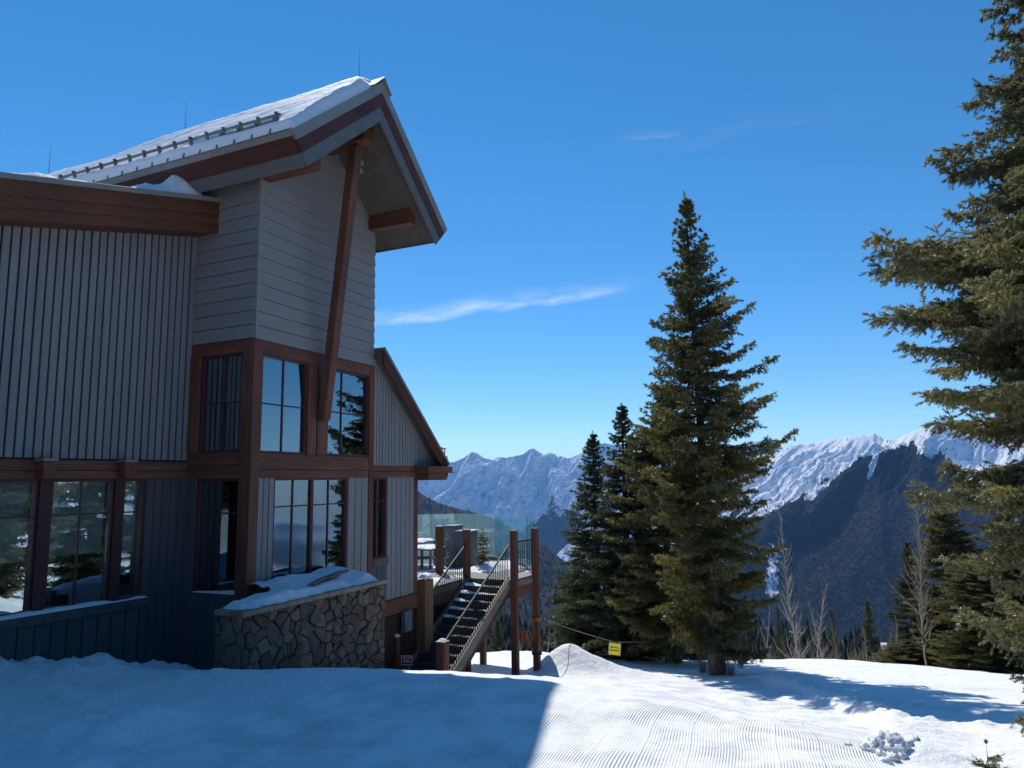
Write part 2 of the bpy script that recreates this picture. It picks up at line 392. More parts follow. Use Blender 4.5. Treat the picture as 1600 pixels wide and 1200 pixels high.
# ------------------------------------------------------------------ snow slope round the lodge (surveyed points, thin-plate surface)
_cp = [(0, 1200, 5.0), (400, 1200, 5.0), (800, 1200, 5.05), (1200, 1200, 5.0), (1600, 1200, 5.2),
       (-500, 1200, 5.0), (2000, 1230, 4.9),
       (0, 1110, 6.9), (200, 1105, 7.0), (400, 1100, 7.0), (600, 1090, 6.8), (836, 1120, 6.2), (1000, 1150, 5.75), (1150, 1172, 5.4),
       (0, 1037, 9.1), (140, 1040, 9.6), (250, 1050, 9.6), (378, 1045, 9.4), (500, 1044, 8.8), (595, 1060, 7.7),
       (-300, 1050, 8.0), (-400, 1100, 6.9),
       (700, 1064, 7.4), (838, 1083, 6.7), (1000, 1110, 6.3), (1150, 1143, 5.9), (1330, 1182, 5.3),
       (950, 1082, 13.2), (1100, 1108, 12.6), (1250, 1128, 11.5), (1400, 1140, 9.5), (1600, 1160, 7.0), (1500, 1185, 6.0), (1750, 1170, 6.4),
       (1050, 1066, 16.5), (1170, 1072, 16.5), (1120, 1054, 19), (1210, 1057, 17.5), (1290, 1074, 15.0), (1330, 1068, 15.2), (1450, 1090, 13.5), (1600, 1142, 10.0),
       (1380, 1052, 20), (1500, 1070, 17), (1620, 1090, 14),
       (960, 1040, 22), (1060, 1033, 25), (1200, 1035, 26), (1330, 1037, 25.5), (1450, 1043, 24), (1560, 1052, 22), (1750, 1062, 20),
       (740, 1030, 22), (690, 1035, 20), (800, 1052, 18.6), (800, 1062, 16.9), (840, 1040, 20.5), (860, 1023, 26), (760, 1022, 26)]
_gp = [tuple(at(*c)) for c in _cp]
_gp += [(-1.85, 14.6, -3.95), (-2.4, 12.6, -3.55), (-3.0, 17.5, -4.6), (-6, 14, -3.6), (-8, 11.5, -2.9), (-12, 8, -2.1), (-12, 2, -1.9), (0, 0, -2.0), (6, 0, -2.3),
        (12, 0, -2.6), (0, -8, -1.7), (-10, -8, -1.5), (12, -10, -1.9), (20, 2, -3.2), (22, 10, -4.6), (24, 18, -6.2), (28, 24, -8), (-10, 20, -6), (-10, 28, -9),
        (-2, 30, -8.6), (6, 31, -9.2), (14, 30, -9.0), (20, 31, -10.2), (0, 40, -13.5), (12, 40, -14), (26, 40, -15), (-14, 40, -14), (40, 20, -8), (40, 0, -4),
        (40, 40, -17), (0, 52, -20), (24, 52, -21), (-16, 52, -20), (44, 52, -23), (-30, 30, -10), (-30, 5, -3), (-30, 52, -20), (-30, -12, -1), (44, -12, -3)]
_gp = np.array(_gp)
def _tps_fit(P):
    n = len(P); d = np.hypot(P[:, None, 0] - P[None, :, 0], P[:, None, 1] - P[None, :, 1])
    K = np.where(d > 0, d * d * np.log(d + 1e-12), 0) + np.eye(n) * .35
    A = np.zeros((n + 3, n + 3)); A[:n, :n] = K; A[:n, n] = 1; A[:n, n + 1:] = P[:, :2]; A[n, :n] = 1; A[n + 1:, :n] = P[:, :2].T
    return np.linalg.solve(A, np.concatenate([P[:, 2], np.zeros(3)]))
_gw = _tps_fit(_gp)
def base_z(x, y):
    x = np.asarray(x, float); y = np.asarray(y, float); z = _gw[-3] + _gw[-2] * x + _gw[-1] * y
    for i in range(len(_gp)):
        d2 = (x - _gp[i, 0]) ** 2 + (y - _gp[i, 1]) ** 2
        z = z + _gw[i] * .5 * d2 * np.log(d2 + 1e-9)
    return z
CA, SA = math.cos(rad(20)), math.sin(rad(20))
def groom_mask(x, y):
    """1 where the groomer has combed the snow"""
    x = np.asarray(x, float); y = np.asarray(y, float)
    p = x * CA - y * SA                                    # across the combing
    left = sstep(-5.0, -4.2, p + .25 * noise2(x * .4, y * .4))
    # right bank: from the clods by the camera up to the big spruce
    b = np.interp(y, (3, 4.5, 6, 9, 12, 17), (2.1, 2.35, 2.9, 4.3, 5.4, 5.6)) + .2 * noise2(y * .5, x * .2)
    right = 1 - sstep(b - .12, b + .12, x)
    far = 1 - sstep(17.2, 17.7, y + .35 * noise2(x * .8, y * .8) - .15 * (x - 4))
    keep = 1 - sstep(-2.2, -1.6, -x - .0 * y) * sstep(8.5, 9.5, y)       # nothing combed beside the stairs
    deck = 1 - sstep(7.6, 8.6, y) * (1 - sstep(1.2, 2.2, x))
    return left * right * far * keep * deck
def ground_z(x, y, detail=True):
    z = base_z(x, y)
    if detail:
        g = groom_mask(x, y)
        r = np.hypot(x, y)
        p = x * CA - y * SA
        loose = (1 - g)
        z = z + loose * (.035 * fbm(x * .9, y * .9, 4) + .012 * fbm(x * 4, y * 4, 3))
        # trampled, thrown-up snow along the wall and the windrow left by the groomer
        wall = sstep(7.2, 8.6, y + .12 * x) * (1 - sstep(-5.0, -4.1, x)) * (1 - sstep(11, 13, y))
        z = z + wall * (.20 * np.maximum(fbm(x * 1.5 + 3, y * 1.5, 4), -.1) + .09 * np.abs(fbm(x * 4.5, y * 4.5, 3)) + .03 * fbm(x * 11, y * 11, 2))
        wr = np.exp(-((p + 5.1 + .3 * noise2(x * .5, y * .5)) / .42) ** 2) * (1 - sstep(6.0, 7.4, y))
        z = z + wr * (.06 + .20 * fbm(x * 1.6 + 9, y * 1.6, 3) + .12 * (ridged(x * 3.2, y * 1.3, 4) - .4))
        # long low swells of older passes on the combed snow
        z = z + g * (.012 * np.sin(p * 4.4 + 1.2 * noise2(x * .3, y * .3)) + .02 * fbm(x * .35, y * .35, 2))
        # seams left by the groomer's earlier turns, and lumps thrown off to the left
        for pi, hh, ww in ((-4.35, .045, .10), (-4.05, .030, .06), (-3.45, .022, .06), (-2.75, .018, .05), (-2.0, .016, .05), (-1.2, .014, .05), (-.45, .012, .05)):
            z = z + g * hh * np.exp(-((p - pi + .25 * noise2(y * .22 + pi, x * .1)) / ww) ** 2) * (1 - sstep(8.5, 9.5, y))
        lz = (1 - sstep(-5.7, -4.9, p)) * (1 - sstep(8.6, 9.6, y)) * .6
        z = z + lz * (.16 * np.maximum(fbm(x * 2.6 + 4, y * 2.6, 3) - .22, 0) + .10 * np.maximum(fbm(x * 6, y * 6 + 5, 3) - .25, 0))
        # the pile by the deck post
        for (cx, cy, h, sx, sy) in ((1.35, 18.4, .58, .72, .85), (2.0, 18.0, .34, 1.15, .7), (.85, 18.2, .22, .6, .6)):
            e = ((x - cx) / sx) ** 2 + ((y - cy) / sy) ** 2
            z = z + h * np.exp(-np.power(e + .02, .8) * 1.25)
        # bank on the right of the combed run, snow lumps along it
        z = z + loose * np.exp(-((x - (np.interp(y, (3, 4.5, 6, 9, 12, 17), (2.1, 2.35, 2.9, 4.3, 5.4, 5.6)) + .35)) / .38) ** 2) * sstep(6, 8, y) * (1 - sstep(17, 18.5, y)) * (.10 + .12 * np.abs(fbm(x * 2.2, y * 2.2, 3)))
        # wind-drifted hollow and trench on the far right
        z = z - .10 * np.exp(-((y - (15.6 + .10 * (x - 8) + .5 * noise2(x * .5, 3.3))) / .35) ** 2) * sstep(6.5, 8, x)
        z = z + .14 * np.exp(-((y - (10.4 - .18 * (x - 6) + .4 * noise2(x * .6, 8.1))) / .4) ** 2) * sstep(4.5, 5.5, x) * (.4 + np.abs(fbm(x * 2, y * 2, 3)))
        z = z + .11 * np.exp(-(((x - 2.93) / .26) ** 2 + ((y - 5.5) / .30) ** 2))
        # tracks
        for (x0, y0, x1, y1, n, s) in ((5.9, 14.2, 8.6, 10.9, 26, .055), (2.6, 6.9, 5.2, 5.0, 24, .03), (1.8, 20.5, 3.6, 18.6, 22, .05), (4.7, 12.6, 6.4, 11.6, 12, .05)):
            for k in range(n):
                t = k / (n - 1); a = 12.9898 * (k + 1 + n); jx = math.sin(a) * .09; jy = math.cos(a * 1.7) * .09
                qx = x0 + (x1 - x0) * t + jx; qy = y0 + (y1 - y0) * t + jy
                z = z - s * np.exp(-(((x - qx) / .06) ** 2 + ((y - qy) / .09) ** 2))
    return z
def gz(x, y): return float(ground_z(np.array([x]), np.array([y]))[0])

def axis_pts(segs):
    out = []
    for a, b, st in segs: out += list(np.arange(a, b - 1e-6, st))
    out.append(segs[-1][1]); return np.array(out)
gxs = axis_pts(((-60, -14, 2.0), (-14, -8, .4), (-8, 6.5, .07), (6.5, 12, .12), (12, 30, .5), (30, 70, 2.0)))
gys = axis_pts(((-40, -6, 2.0), (-6, 3, .4), (3, 11, .065), (11, 22, .09), (22, 32, .25), (32, 56, 1.0), (56, 70, 2.0)))
GX, GY = np.meshgrid(gxs, gys)
GZ = ground_z(GX, GY)
# the hillside falls away beyond the brow
drop = np.maximum(np.maximum(np.abs(GX) - 40, 0), np.maximum(GY - 50, 0)); GZ = GZ - .35 * drop

def ground_mat():
    m, nt, b, o = new_mat('groomed_snow')
    g = nt.nodes.new('ShaderNodeNewGeometry'); sx = nt.nodes.new('ShaderNodeSeparateXYZ'); nt.links.new(g.outputs['Position'], sx.inputs[0])
    at_ = node(nt, 'ShaderNodeAttribute', attribute_name='groom')
    def mth(op, a, b_=None):
        n = nt.nodes.new('ShaderNodeMath'); n.operation = op
        for i, x in enumerate((a, b_)):
            if x is None: continue
            if isinstance(x, (int, float)): n.inputs[i].default_value = x
            else: nt.links.new(x, n.inputs[i])
        return n.outputs[0]
    wn = node(nt, 'ShaderNodeTexNoise', Scale=.35, Detail=2); nt.links.new(g.outputs['Position'], wn.inputs['Vector'])
    p = mth('ADD', mth('SUBTRACT', mth('MULTIPLY', sx.outputs[0], CA), mth('MULTIPLY', sx.outputs[1], SA)), mth('MULTIPLY', mth('SUBTRACT', wn.outputs[0], .5), .45))
    s = mth('SINE', mth('MULTIPLY', p, 2 * math.pi / .021))
    # seams between the tiller's passes: a raised rib every 1.05 m
    fr = mth('ABSOLUTE', mth('SUBTRACT', mth('FRACT', mth('DIVIDE', p, 0.30)), .5))
    seam = mth('MAXIMUM', mth('SUBTRACT', 1, mth('DIVIDE', fr, .045)), 0)
    nz = node(nt, 'ShaderNodeTexNoise', Scale=2.2, Detail=5, Roughness=.65); nt.links.new(g.outputs['Position'], nz.inputs['Vector'])
    wear = nt.nodes.new('ShaderNodeMapRange'); wear.inputs[1].default_value = .40; wear.inputs[2].default_value = .60; wear.inputs[3].default_value = 1.0; wear.inputs[4].default_value = .06
    nt.links.new(nz.outputs[0], wear.inputs[0])
    h = mth('MULTIPLY', mth('ADD', mth('MULTIPLY', mth('MULTIPLY', s, .0046), wear.outputs[0]), mth('MULTIPLY', seam, .0035)), at_.outputs['Fac'])
    n1 = node(nt, 'ShaderNodeTexNoise', Scale=5, Detail=7, Roughness=.62); nt.links.new(g.outputs['Position'], n1.inputs['Vector'])
    n2 = node(nt, 'ShaderNodeTexNoise', Scale=70, Detail=3, Roughness=.6); nt.links.new(g.outputs['Position'], n2.inputs['Vector'])
    lo = mth('MULTIPLY', mth('MULTIPLY', mth('SUBTRACT', n1.outputs[0], .5), mth('SUBTRACT', 1.15, at_.outputs['Fac'])), .05)
    h = mth('ADD', mth('ADD', h, lo), mth('MULTIPLY', n2.outputs[0], .006))
    bump(nt, b, h, 1.0)
    nt.links.new(ramp(nt, n1.outputs[0], ((.3, (.86, .87, .885)), (.7, (.91, .915, .925)))), b.inputs['Base Color'])
    b.inputs['Roughness'].default_value = .75; b.inputs['Specular IOR Level'].default_value = .2
    return m
M['ground'] = ground_mat()
gm = groom_mask(GX, GY).ravel()
go = mesh_obj('snow_ground', np.stack([GX.ravel(), GY.ravel(), GZ.ravel()], 1), grid_faces(len(gxs), len(gys)), M['ground'], origin=(0, 0, 0), attrs={'groom': gm})
tag(go, kind='structure')

# ------------------------------------------------------------------ far terrain
def tree_cloud(name, P, H, seed, mat, tiers=2, sides=5, label=None):
    """a wood that reads as one mass: one mesh of many small conifers"""
    r = np.random.RandomState(seed); n = len(P); V = []; F = []; off = 0
    for t in range(tiers):
        zb = t * .62 / tiers + .06; zt = 1.0 if t == tiers - 1 else zb + .62
        rb = .17 * (1 - zb) + .02
        an = np.arange(sides) * 2 * np.pi / sides
        a = an[None] + r.rand(n, 1) * 6.28
        rr_ = rb * H[:, None] * (.65 + .7 * r.rand(n, sides))
        ring = np.stack([P[:, None, 0] + rr_ * np.cos(a), P[:, None, 1] + rr_ * np.sin(a), P[:, None, 2] + H[:, None] * (zb - .05 * r.rand(n, sides))], -1)
        tip = np.stack([P[:, 0], P[:, 1], P[:, 2] + H * zt], -1)[:, None]
        vv = np.concatenate([ring, tip], 1).reshape(-1, 3); V.append(vv)
        base = off + np.arange(n)[:, None, None] * (sides + 1); i = np.arange(sides)
        F.append((np.stack([i, (i + 1) % sides, np.full(sides, sides)], -1)[None] + base).reshape(-1, 3)); off += len(vv)
    o = mesh_obj(name, np.concatenate(V), np.concatenate(F), mat, smooth=False)
    return tag(o, label=label, kind='stuff')

def mountain_mat(name, tree_col, rock=(.10, .085, .075), rock_amt=.5, nscale=.004):
    m, nt, b, o = new_mat(name)
    g = nt.nodes.new('ShaderNodeNewGeometry')
    fa = node(nt, 'ShaderNodeAttribute', attribute_name='forest')
    n1 = node(nt, 'ShaderNodeTexNoise', Scale=nscale, Detail=8, Roughness=.68); nt.links.new(g.outputs['Position'], n1.inputs['Vector'])
    n2 = node(nt, 'ShaderNodeTexNoise', Scale=nscale * 7, Detail=5, Roughness=.7); nt.links.new(g.outputs['Position'], n2.inputs['Vector'])
    sn = nt.nodes.new('ShaderNodeSeparateXYZ'); nt.links.new(g.outputs['Normal'], sn.inputs[0])
    def mth(op, a, b_=None):
        n = nt.nodes.new('ShaderNodeMath'); n.operation = op
        for i, x in enumerate((a, b_)):
            if x is None: continue
            if isinstance(x, (int, float)): n.inputs[i].default_value = x
            else: nt.links.new(x, n.inputs[i])
        return n.outputs[0]
    # bare rock where it is steep
    st = nt.nodes.new('ShaderNodeMapRange'); st.inputs[1].default_value = .66; st.inputs[2].default_value = .42; nt.links.new(sn.outputs[2], st.inputs[0])
    rk = nt.nodes.new('ShaderNodeMapRange'); rk.inputs[1].default_value = .52; rk.inputs[2].default_value = .60; nt.links.new(n2.outputs[0], rk.inputs[0])
    rockf = mth('MULTIPLY', mth('MULTIPLY', st.outputs[0], rk.outputs[0]), rock_amt)
    mx = nt.nodes.new('ShaderNodeMix'); mx.data_type = 'RGBA'; nt.links.new(rockf, mx.inputs[0]); mx.inputs[6].default_value = (.80, .82, .86, 1); mx.inputs[7].default_value = (*rock, 1)
    ff = nt.nodes.new('ShaderNodeMapRange'); ff.inputs[1].default_value = .45; ff.inputs[2].default_value = .55
    nt.links.new(mth('ADD', fa.outputs['Fac'], mth('MULTIPLY', mth('SUBTRACT', n2.outputs[0], .5), 1.1)), ff.inputs[0])
    m2 = nt.nodes.new('ShaderNodeMix'); m2.data_type = 'RGBA'; nt.links.new(ff.outputs[0], m2.inputs[0]); nt.links.new(mx.outputs[2], m2.inputs[6]); m2.inputs[7].default_value = (*tree_col, 1)
    nt.links.new(m2.outputs[2], b.inputs['Base Color']); b.inputs['Roughness'].default_value = .9; b.inputs['Specular IOR Level'].default_value = .1
    return m
M['range'] = mountain_mat('alpine_snow', (.050, .058, .045), rock_amt=.5, nscale=.0016)
M['forested'] = mountain_mat('forested_slope', (.018, .026, .022), rock_amt=.25, nscale=.004)
M['woodfloor'] = mountain_mat('wood_floor', (.030, .038, .028), rock_amt=.2, nscale=.01)
M['farwood'] = m_noise('far_conifers', (.012, .018, .015), (.026, .036, .026), (.02, .02, .02), .9, kind='World', spec=.1)

def layer(name, mat, pxs, sky, rs, rb, ybase, nrow, back, disp, forest, taper=True):
    """a mountain side between its foot (distance rb) and its crest (distance rs), falling away behind"""
    px = np.linspace(pxs[0], pxs[1], pxs[2])
    ysk = np.interp(px, [a for a, b in sky], [b for a, b in sky])
    Rs = np.interp(px, *zip(*rs)); Rb = np.interp(px, *zip(*rb)); Yb = np.interp(px, *zip(*ybase))
    D = np.array([ray(a, b) for a, b in zip(px, ysk)]); zs = D[:, 2] * Rs
    zb = np.array([ray(a, b)[2] for a, b in zip(px, Yb)]) * Rb
    t = np.concatenate([np.linspace(0, 1, nrow), 1 + np.linspace(0, 1, 24)[1:] * back])
    T, _ = np.meshgrid(t, px, indexing='ij')
    R = Rb + (Rs - Rb) * T
    X = D[:, 0] * R; Y = D[:, 1] * R
    Z = np.where(T <= 1, zb + (zs - zb) * np.clip(T, 0, 1), zs - (T - 1) / back * (zs - zb) * 1.0)
    PX = np.broadcast_to(px, T.shape)
    q = (px - px[0]) / (px[-1] - px[0]); tp = sstep(0, .16, q) * (1 - sstep(.86, 1, q)) if taper else np.ones_like(q)
    Z = zb + (Z - zb) * tp - 60 * (1 - tp)
    Z = Z + disp(X, Y, T, PX)
    fo = forest(X, Y, T, PX, Z)
    o = mesh_obj(name, np.stack([X.ravel(), Y.ravel(), Z.ravel()], 1), grid_faces(len(px), len(t)), mat, smooth=True, attrs={'forest': fo.ravel()})
    tag(o, kind='structure')
    return X, Y, Z, T, PX, fo

# the high range across the valley
def rib(X, Y, ang, L, stretch, o=5):
    c, s = math.cos(ang), math.sin(ang)
    a = X * c + Y * s; b = -X * s + Y * c
    w = .45 * L * fbm(X / (2.2 * L), Y / (2.2 * L), 3)
    return ridged((a + w) / L, b / (L * stretch), o, .52)
def far_disp(X, Y, T, PX):
    k = np.clip((1.03 - T) * 7, .16, 1) * np.clip(T * 4, .2, 1)
    e = (rib(X + 400, Y, rad(-48), 1700, 2.2, 3) - .5) * 420 + (rib(X, Y, rad(-56), 620, 3.6) - .5) * 200 + (rib(X + 900, Y, rad(-52), 210, 4.0, 5) - .5) * 110 + (rib(X, Y + 300, rad(-58), 80, 4.0, 4) - .5) * 40
    e = np.where(T > 1, e * .2, e)
    return e * k + 30 * (ridged(X / 170, Y / 170, 5) - .5) * np.clip(1.3 - T, .35, 1)
far_sky = ((200, 800), (400, 780), (560, 770), (640, 742), (651, 738), (668, 728), (680, 722), (705, 721), (722, 714), (735, 709), (746, 711), (756, 717), (770, 717), (785, 714), (800, 712), (815, 708), (832, 700), (842, 706), (850, 711), (862, 708), (870, 713), (885, 716), (900, 712), (920, 698), (945, 690),
           (980, 700), (1040, 705), (1100, 700), (1150, 698), (1180, 691), (1192, 688), (1205, 683), (1218, 691), (1232, 698), (1300, 710), (1500, 740))
layer('mountain_range', M['range'], (240, 1420, 1000), far_sky, ((500, 10500), (900, 10000), (1300, 9500)), ((500, 9000), (900, 8650), (1300, 8300)),
      ((500, 860), (900, 885), (1300, 900)), 300, .5, far_disp,
      lambda X, Y, T, PX, Z: .72 * sstep(.62, .05, T + .25 * fbm(X / 700, Y / 700, 3)) - .06 + .25 * sstep(.35, .1, np.abs(ridged(X / 900, Y / 2200, 3) - .55)) * sstep(.9, .3, T))
# a nearer spur of the range on the right of the valley's mouth
layer('mountain_spur', M['range'], (740, 1420, 460), ((740, 960), (780, 935), (860, 880), (900, 835), (960, 800), (1040, 765), (1120, 740), (1240, 725), (1420, 760)), ((780, 6800), (1240, 7000)), ((780, 6250), (1240, 6350)),
      ((780, 990), (1240, 960)), 120, .4, lambda X, Y, T, PX: ((rib(X, Y, rad(-40), 420, 3) - .5) * 170 + (ridged(X / 150, Y / 150, 4) - .5) * 40) * np.clip((1.05 - T) * 5, .15, 1) * np.clip(T * 4, .2, 1),
      lambda X, Y, T, PX, Z: .50 * sstep(.75, .2, T) + .18 * fbm(X / 400, Y / 400, 3))

# the forested mountain on the right
def mt_disp(X, Y, T, PX):
    k = np.clip((1.03 - T) * 5, .12, 1) * np.clip(T * 4, .1, 1)
    e = (rib(X, Y, rad(-45), 620, 3.4, 3) - .5) * 70 + ((rib(X, Y, rad(-60), 260, 5.0, 4) - .5) * 100 + (rib(X + 70, Y, rad(-64), 90, 6, 4) - .5) * 44) * sstep(.50, .72, T + (PX - 1300) * -.0004)
    # the spur that runs down to the left from under the summit
    sp = np.interp(PX, (1100, 1180, 1260, 1330, 1410, 1440), (.20, .36, .55, .72, .93, 1.0))
    dT = T - sp
    spur = 90 * np.exp(-(dT / .10) ** 2) * (1 - sstep(.78, .95, T)) * sstep(1080, 1200, PX) * (1 - sstep(1420, 1450, PX))
    gully = -70 * np.exp(-((PX - (1300 - 150 * (T - .7) * -1.6)) / 13) ** 2) * sstep(.40, .62, T) * (1 - sstep(.9, 1.0, T))
    bowl = -120 * np.exp(-((PX - 1530) / 45) ** 2) * np.exp(-((T - .88) / .12) ** 2)
    return np.where(T > 1, 0, (e * k + spur + gully + bowl)) + (fbm(X / 60, Y / 60, 4)) * 7 * np.clip((1.02 - T) * 8, .12, 1)
mt_sky = ((960, 775), (1080, 742), (1140, 722), (1180, 714), (1230, 699), (1250, 694), (1270, 690), (1290, 687), (1310, 684), (1330, 683), (1345, 679), (1357, 678), (1364, 674), (1370, 678), (1380, 684), (1390, 686), (1403, 686), (1415, 681), (1428, 674), (1440, 671), (1455, 667), (1475, 666), (1500, 668), (1540, 672), (1600, 690), (1700, 715), (1800, 745), (2000, 800))
def mt_forest(X, Y, T, PX, Z):
    line = np.interp(PX, (1080, 1140, 1200, 1250, 1290, 1330, 1360, 1390, 1410, 1440, 1470, 1520, 1600, 1700), (.45, .52, .58, .63, .67, .72, .79, .86, .90, .87, .80, .62, .56, .6))
    line = line + .05 * fbm(X / 240, Y / 240, 4) + .16 * (rib(X, Y, rad(-62), 150, 6, 4) - .5)
    f = sstep(line + .05, line - .06, T) * 1.15 - .08
    chute = np.exp(-((PX - (1300 + 260 * (T - .72))) / 9) ** 2) * sstep(.5, .6, T)
    chute2 = np.exp(-((PX - (1375 + 200 * (T - .82))) / 5) ** 2) * sstep(.66, .74, T)
    low = np.exp(-((PX - 1195 - 40 * (T - .2)) / 16) ** 2) * sstep(.36, .30, T) * sstep(.05, .15, T)
    return np.clip(f - 1.3 * chute - 1.1 * chute2 - .7 * low, 0, 1.2)
mX, mY, mZ, mT, mPX, mF = layer('forested_mountain', M['forested'], (960, 2100, 900), mt_sky, ((1080, 5200), (1300, 4900), (1440, 4500), (1900, 4300)), ((1080, 3300), (1900, 3000)),
                               ((1080, 960), (1300, 1000), (1900, 1010)), 300, .5, mt_disp, mt_forest)
def scatter_on(X, Y, Z, fo, n, seed, pw=1.0, ok=None):
    r = np.random.RandomState(seed); h, w = X.shape
    fi = r.rand(n * 4) * (h - 25 if h > 60 else h - 2); fj = r.rand(n * 4) * (w - 2)
    i = fi.astype(int); j = fj.astype(int); a = (fi - i)[:, None]; c = (fj - j)[:, None]
    P = np.stack([X, Y, Z], -1)
    Q = (P[i, j] * (1 - a) + P[i + 1, j] * a) * (1 - c) + (P[i, j + 1] * (1 - a) + P[i + 1, j + 1] * a) * c
    keep = r.rand(n * 4) < np.clip(fo[i, j] * 1.1 - .02, 0.03, 1) ** pw
    Q = Q[keep][:n]; return Q, r
Q, r_ = scatter_on(mX, mY, mZ, mF, 42000, 3)
tree_cloud('mountain_forest', Q, 8 + 8 * r_.rand(len(Q)), 4, M['farwood'], 1, 4, 'dark blue conifer forest covering the mountainside across the valley')

# dark wooded ridge on the left of the valley, seen past the deck
lr_sky = ((-150, 820), (150, 770), (420, 735), (560, 745), (651, 766), (668, 777), (690, 788), (725, 797), (750, 803), (775, 812), (800, 826), (830, 842), (850, 853), (870, 867), (890, 884), (930, 915), (1000, 960), (1200, 1060))
lX, lY, lZ, lT, lPX, lF = layer('wooded_ridge', M['forested'], (-150, 1200, 420), lr_sky, ((420, 3600), (1100, 2300)), ((420, 2000), (1100, 1500)), ((420, 1060), (1100, 1100)), 110, .5,
                               lambda X, Y, T, PX: (ridged(X / 200, Y / 200, 4) - .5) * 26 * np.clip((1.02 - T) * 6, .15, 1), lambda X, Y, T, PX, Z: .95 + .3 * fbm(X / 200, Y / 200, 3))
Q, r_ = scatter_on(lX, lY, lZ, lF, 9000, 5)
tree_cloud('ridge_forest', Q, 9 + 9 * r_.rand(len(Q)), 6, M['farwood'], 1, 4, 'shadowed conifer forest on the low ridge seen past the deck glass')

# the near hillside below the brow, wooded
hs_sky = ((300, 1010), (760, 985), (900, 985), (1040, 995), (1150, 985), (1209, 980), (1260, 990), (1346, 1008), (1395, 1016), (1500, 1030), (1800, 1055))
hX, hY, hZ, hT, hPX, hF = layer('hillside', M['woodfloor'], (-300, 2300, 300), hs_sky, ((200, 640), (1209, 560), (2100, 520)), ((200, 58), (2100, 58)), ((200, 1090), (1000, 1085), (2100, 1110)), 120, 1.2,
                               lambda X, Y, T, PX: np.where(T > 1, -260 * (T - 1), -46 * np.sin(np.pi * np.clip(T, 0, 1))) + 5 * fbm(X / 60, Y / 60, 3) * np.clip(T * 4, 0, 1), lambda X, Y, T, PX, Z: .55 + .3 * fbm(X / 40, Y / 40, 3) + .4 * sstep(.2, .5, T))
r_ = np.random.RandomState(11); sel = r_.rand(9000, 2)
hi = (sel[:, 0] ** .55 * 118).astype(int) + 1; hj = (sel[:, 1] * 298).astype(int)
Q = np.stack([hX[hi, hj], hY[hi, hj], hZ[hi, hj]], 1) + np.concatenate([(r_.rand(9000, 2) - .5) * 6, np.zeros((9000, 1))], 1)
HQ = Q[(np.hypot(Q[:, 0], Q[:, 1]) > 95)]
# the valley floor and the country round about
vx = np.concatenate([-np.geomspace(24000, 200, 24), np.geomspace(200, 24000, 24)]); VX, VY = np.meshgrid(vx, vx)
vr = np.hypot(VX, VY); VZ = -1150 - .01 * vr + 60 * fbm(VX / 3000, VY / 3000, 3)
side = sstep(.55, .0, VY / (vr + 1))                       # the mountain we stand on, behind and beside
VZ = VZ * (1 - side) + side * (np.where(VY < 0, 30 + 200 * np.clip(-VY / 1500, 0, 1), -40 - .3 * np.clip(vr, 0, 2500)))
VZ = np.minimum(VZ, -60 - .0 * vr) if False else np.where(vr < 700, np.minimum(VZ, -75), VZ)
o = mesh_obj('valley_floor', np.stack([VX.ravel(), VY.ravel(), VZ.ravel()], 1), grid_faces(len(vx), len(vx)), M['woodfloor'], attrs={'forest': np.clip(.5 + .5 * fbm(VX / 900, VY / 900, 3), 0, 1).ravel()})
tag(o, kind='structure')

# ------------------------------------------------------------------ the lodge
lodge = empty('lodge', FT @ Matrix.Translation((1.5, 2, -3.2)), 'two-storey mountain lodge with grey siding, red-brown timber frame and snow-covered gable roof', 'lodge')
def LP(name, mb, mat, frame=FT, bevel=0, parent=None, smooth=False, label=None):
    return mb.build(name, M[mat] if isinstance(mat, str) else mat, parent or lodge, frame, bevel, smooth, label)

ZA, UA, PIT = 7.07, 1.5, 0.866            # gable: ridge height, ridge place, slope
VG = -1.27
th = math.atan(PIT); cs, sn_ = math.cos(th), math.sin(th)
KL, KR = -0.714, 3.80
def ztop(u): return ZA - PIT * abs(u - UA)

def lap_wall(name, frame, x0, x1, z0, z1, step, clips=(), mat='siding'):
    mb = MB(); z = z0; k = 0
    while z < z1 - 1e-3:
        zt = min(z + step, z1)
        poly = [(x0, z + .007), (x1, z + .007), (x1, zt), (x0, zt)]
        for c in clips: poly = clip_poly(poly, *c) if len(poly) > 2 else []
        if len(poly) > 2: mb.prism(poly, 0, .03, yf=lambda x, zz, z=z: -.034 + .026 * (zz - z) / step)
        z = zt
    return LP(name, mb, mat, frame)
def board_wall(name, frame, x0, x1, z0, ztopf, pitch, gap, mat='boards', depth=.028, z0f=None):
    """vertical boards over a near-black backing that paints their gap shadows"""
    mb = MB(); n = max(1, round((x1 - x0) / pitch)); p = (x1 - x0) / n; rr = random.Random(int(x0 * 97 + z0 * 31))
    for i in range(n):
        a = x0 + i * p + gap / 2; b = x0 + (i + 1) * p - gap / 2; d = depth + rr.uniform(-.003, .003)
        mb.box(a, b, -d, 0, z0, ztopf(a), ztopf(b))
    w = LP(name, mb, mat, frame)
    bk = MB().box(x0, x1, 0.001, .10, z0, ztopf(x0) - .004, ztopf(x1) - .004); LP('backing', bk, 'recess', frame, parent=w)
    return w

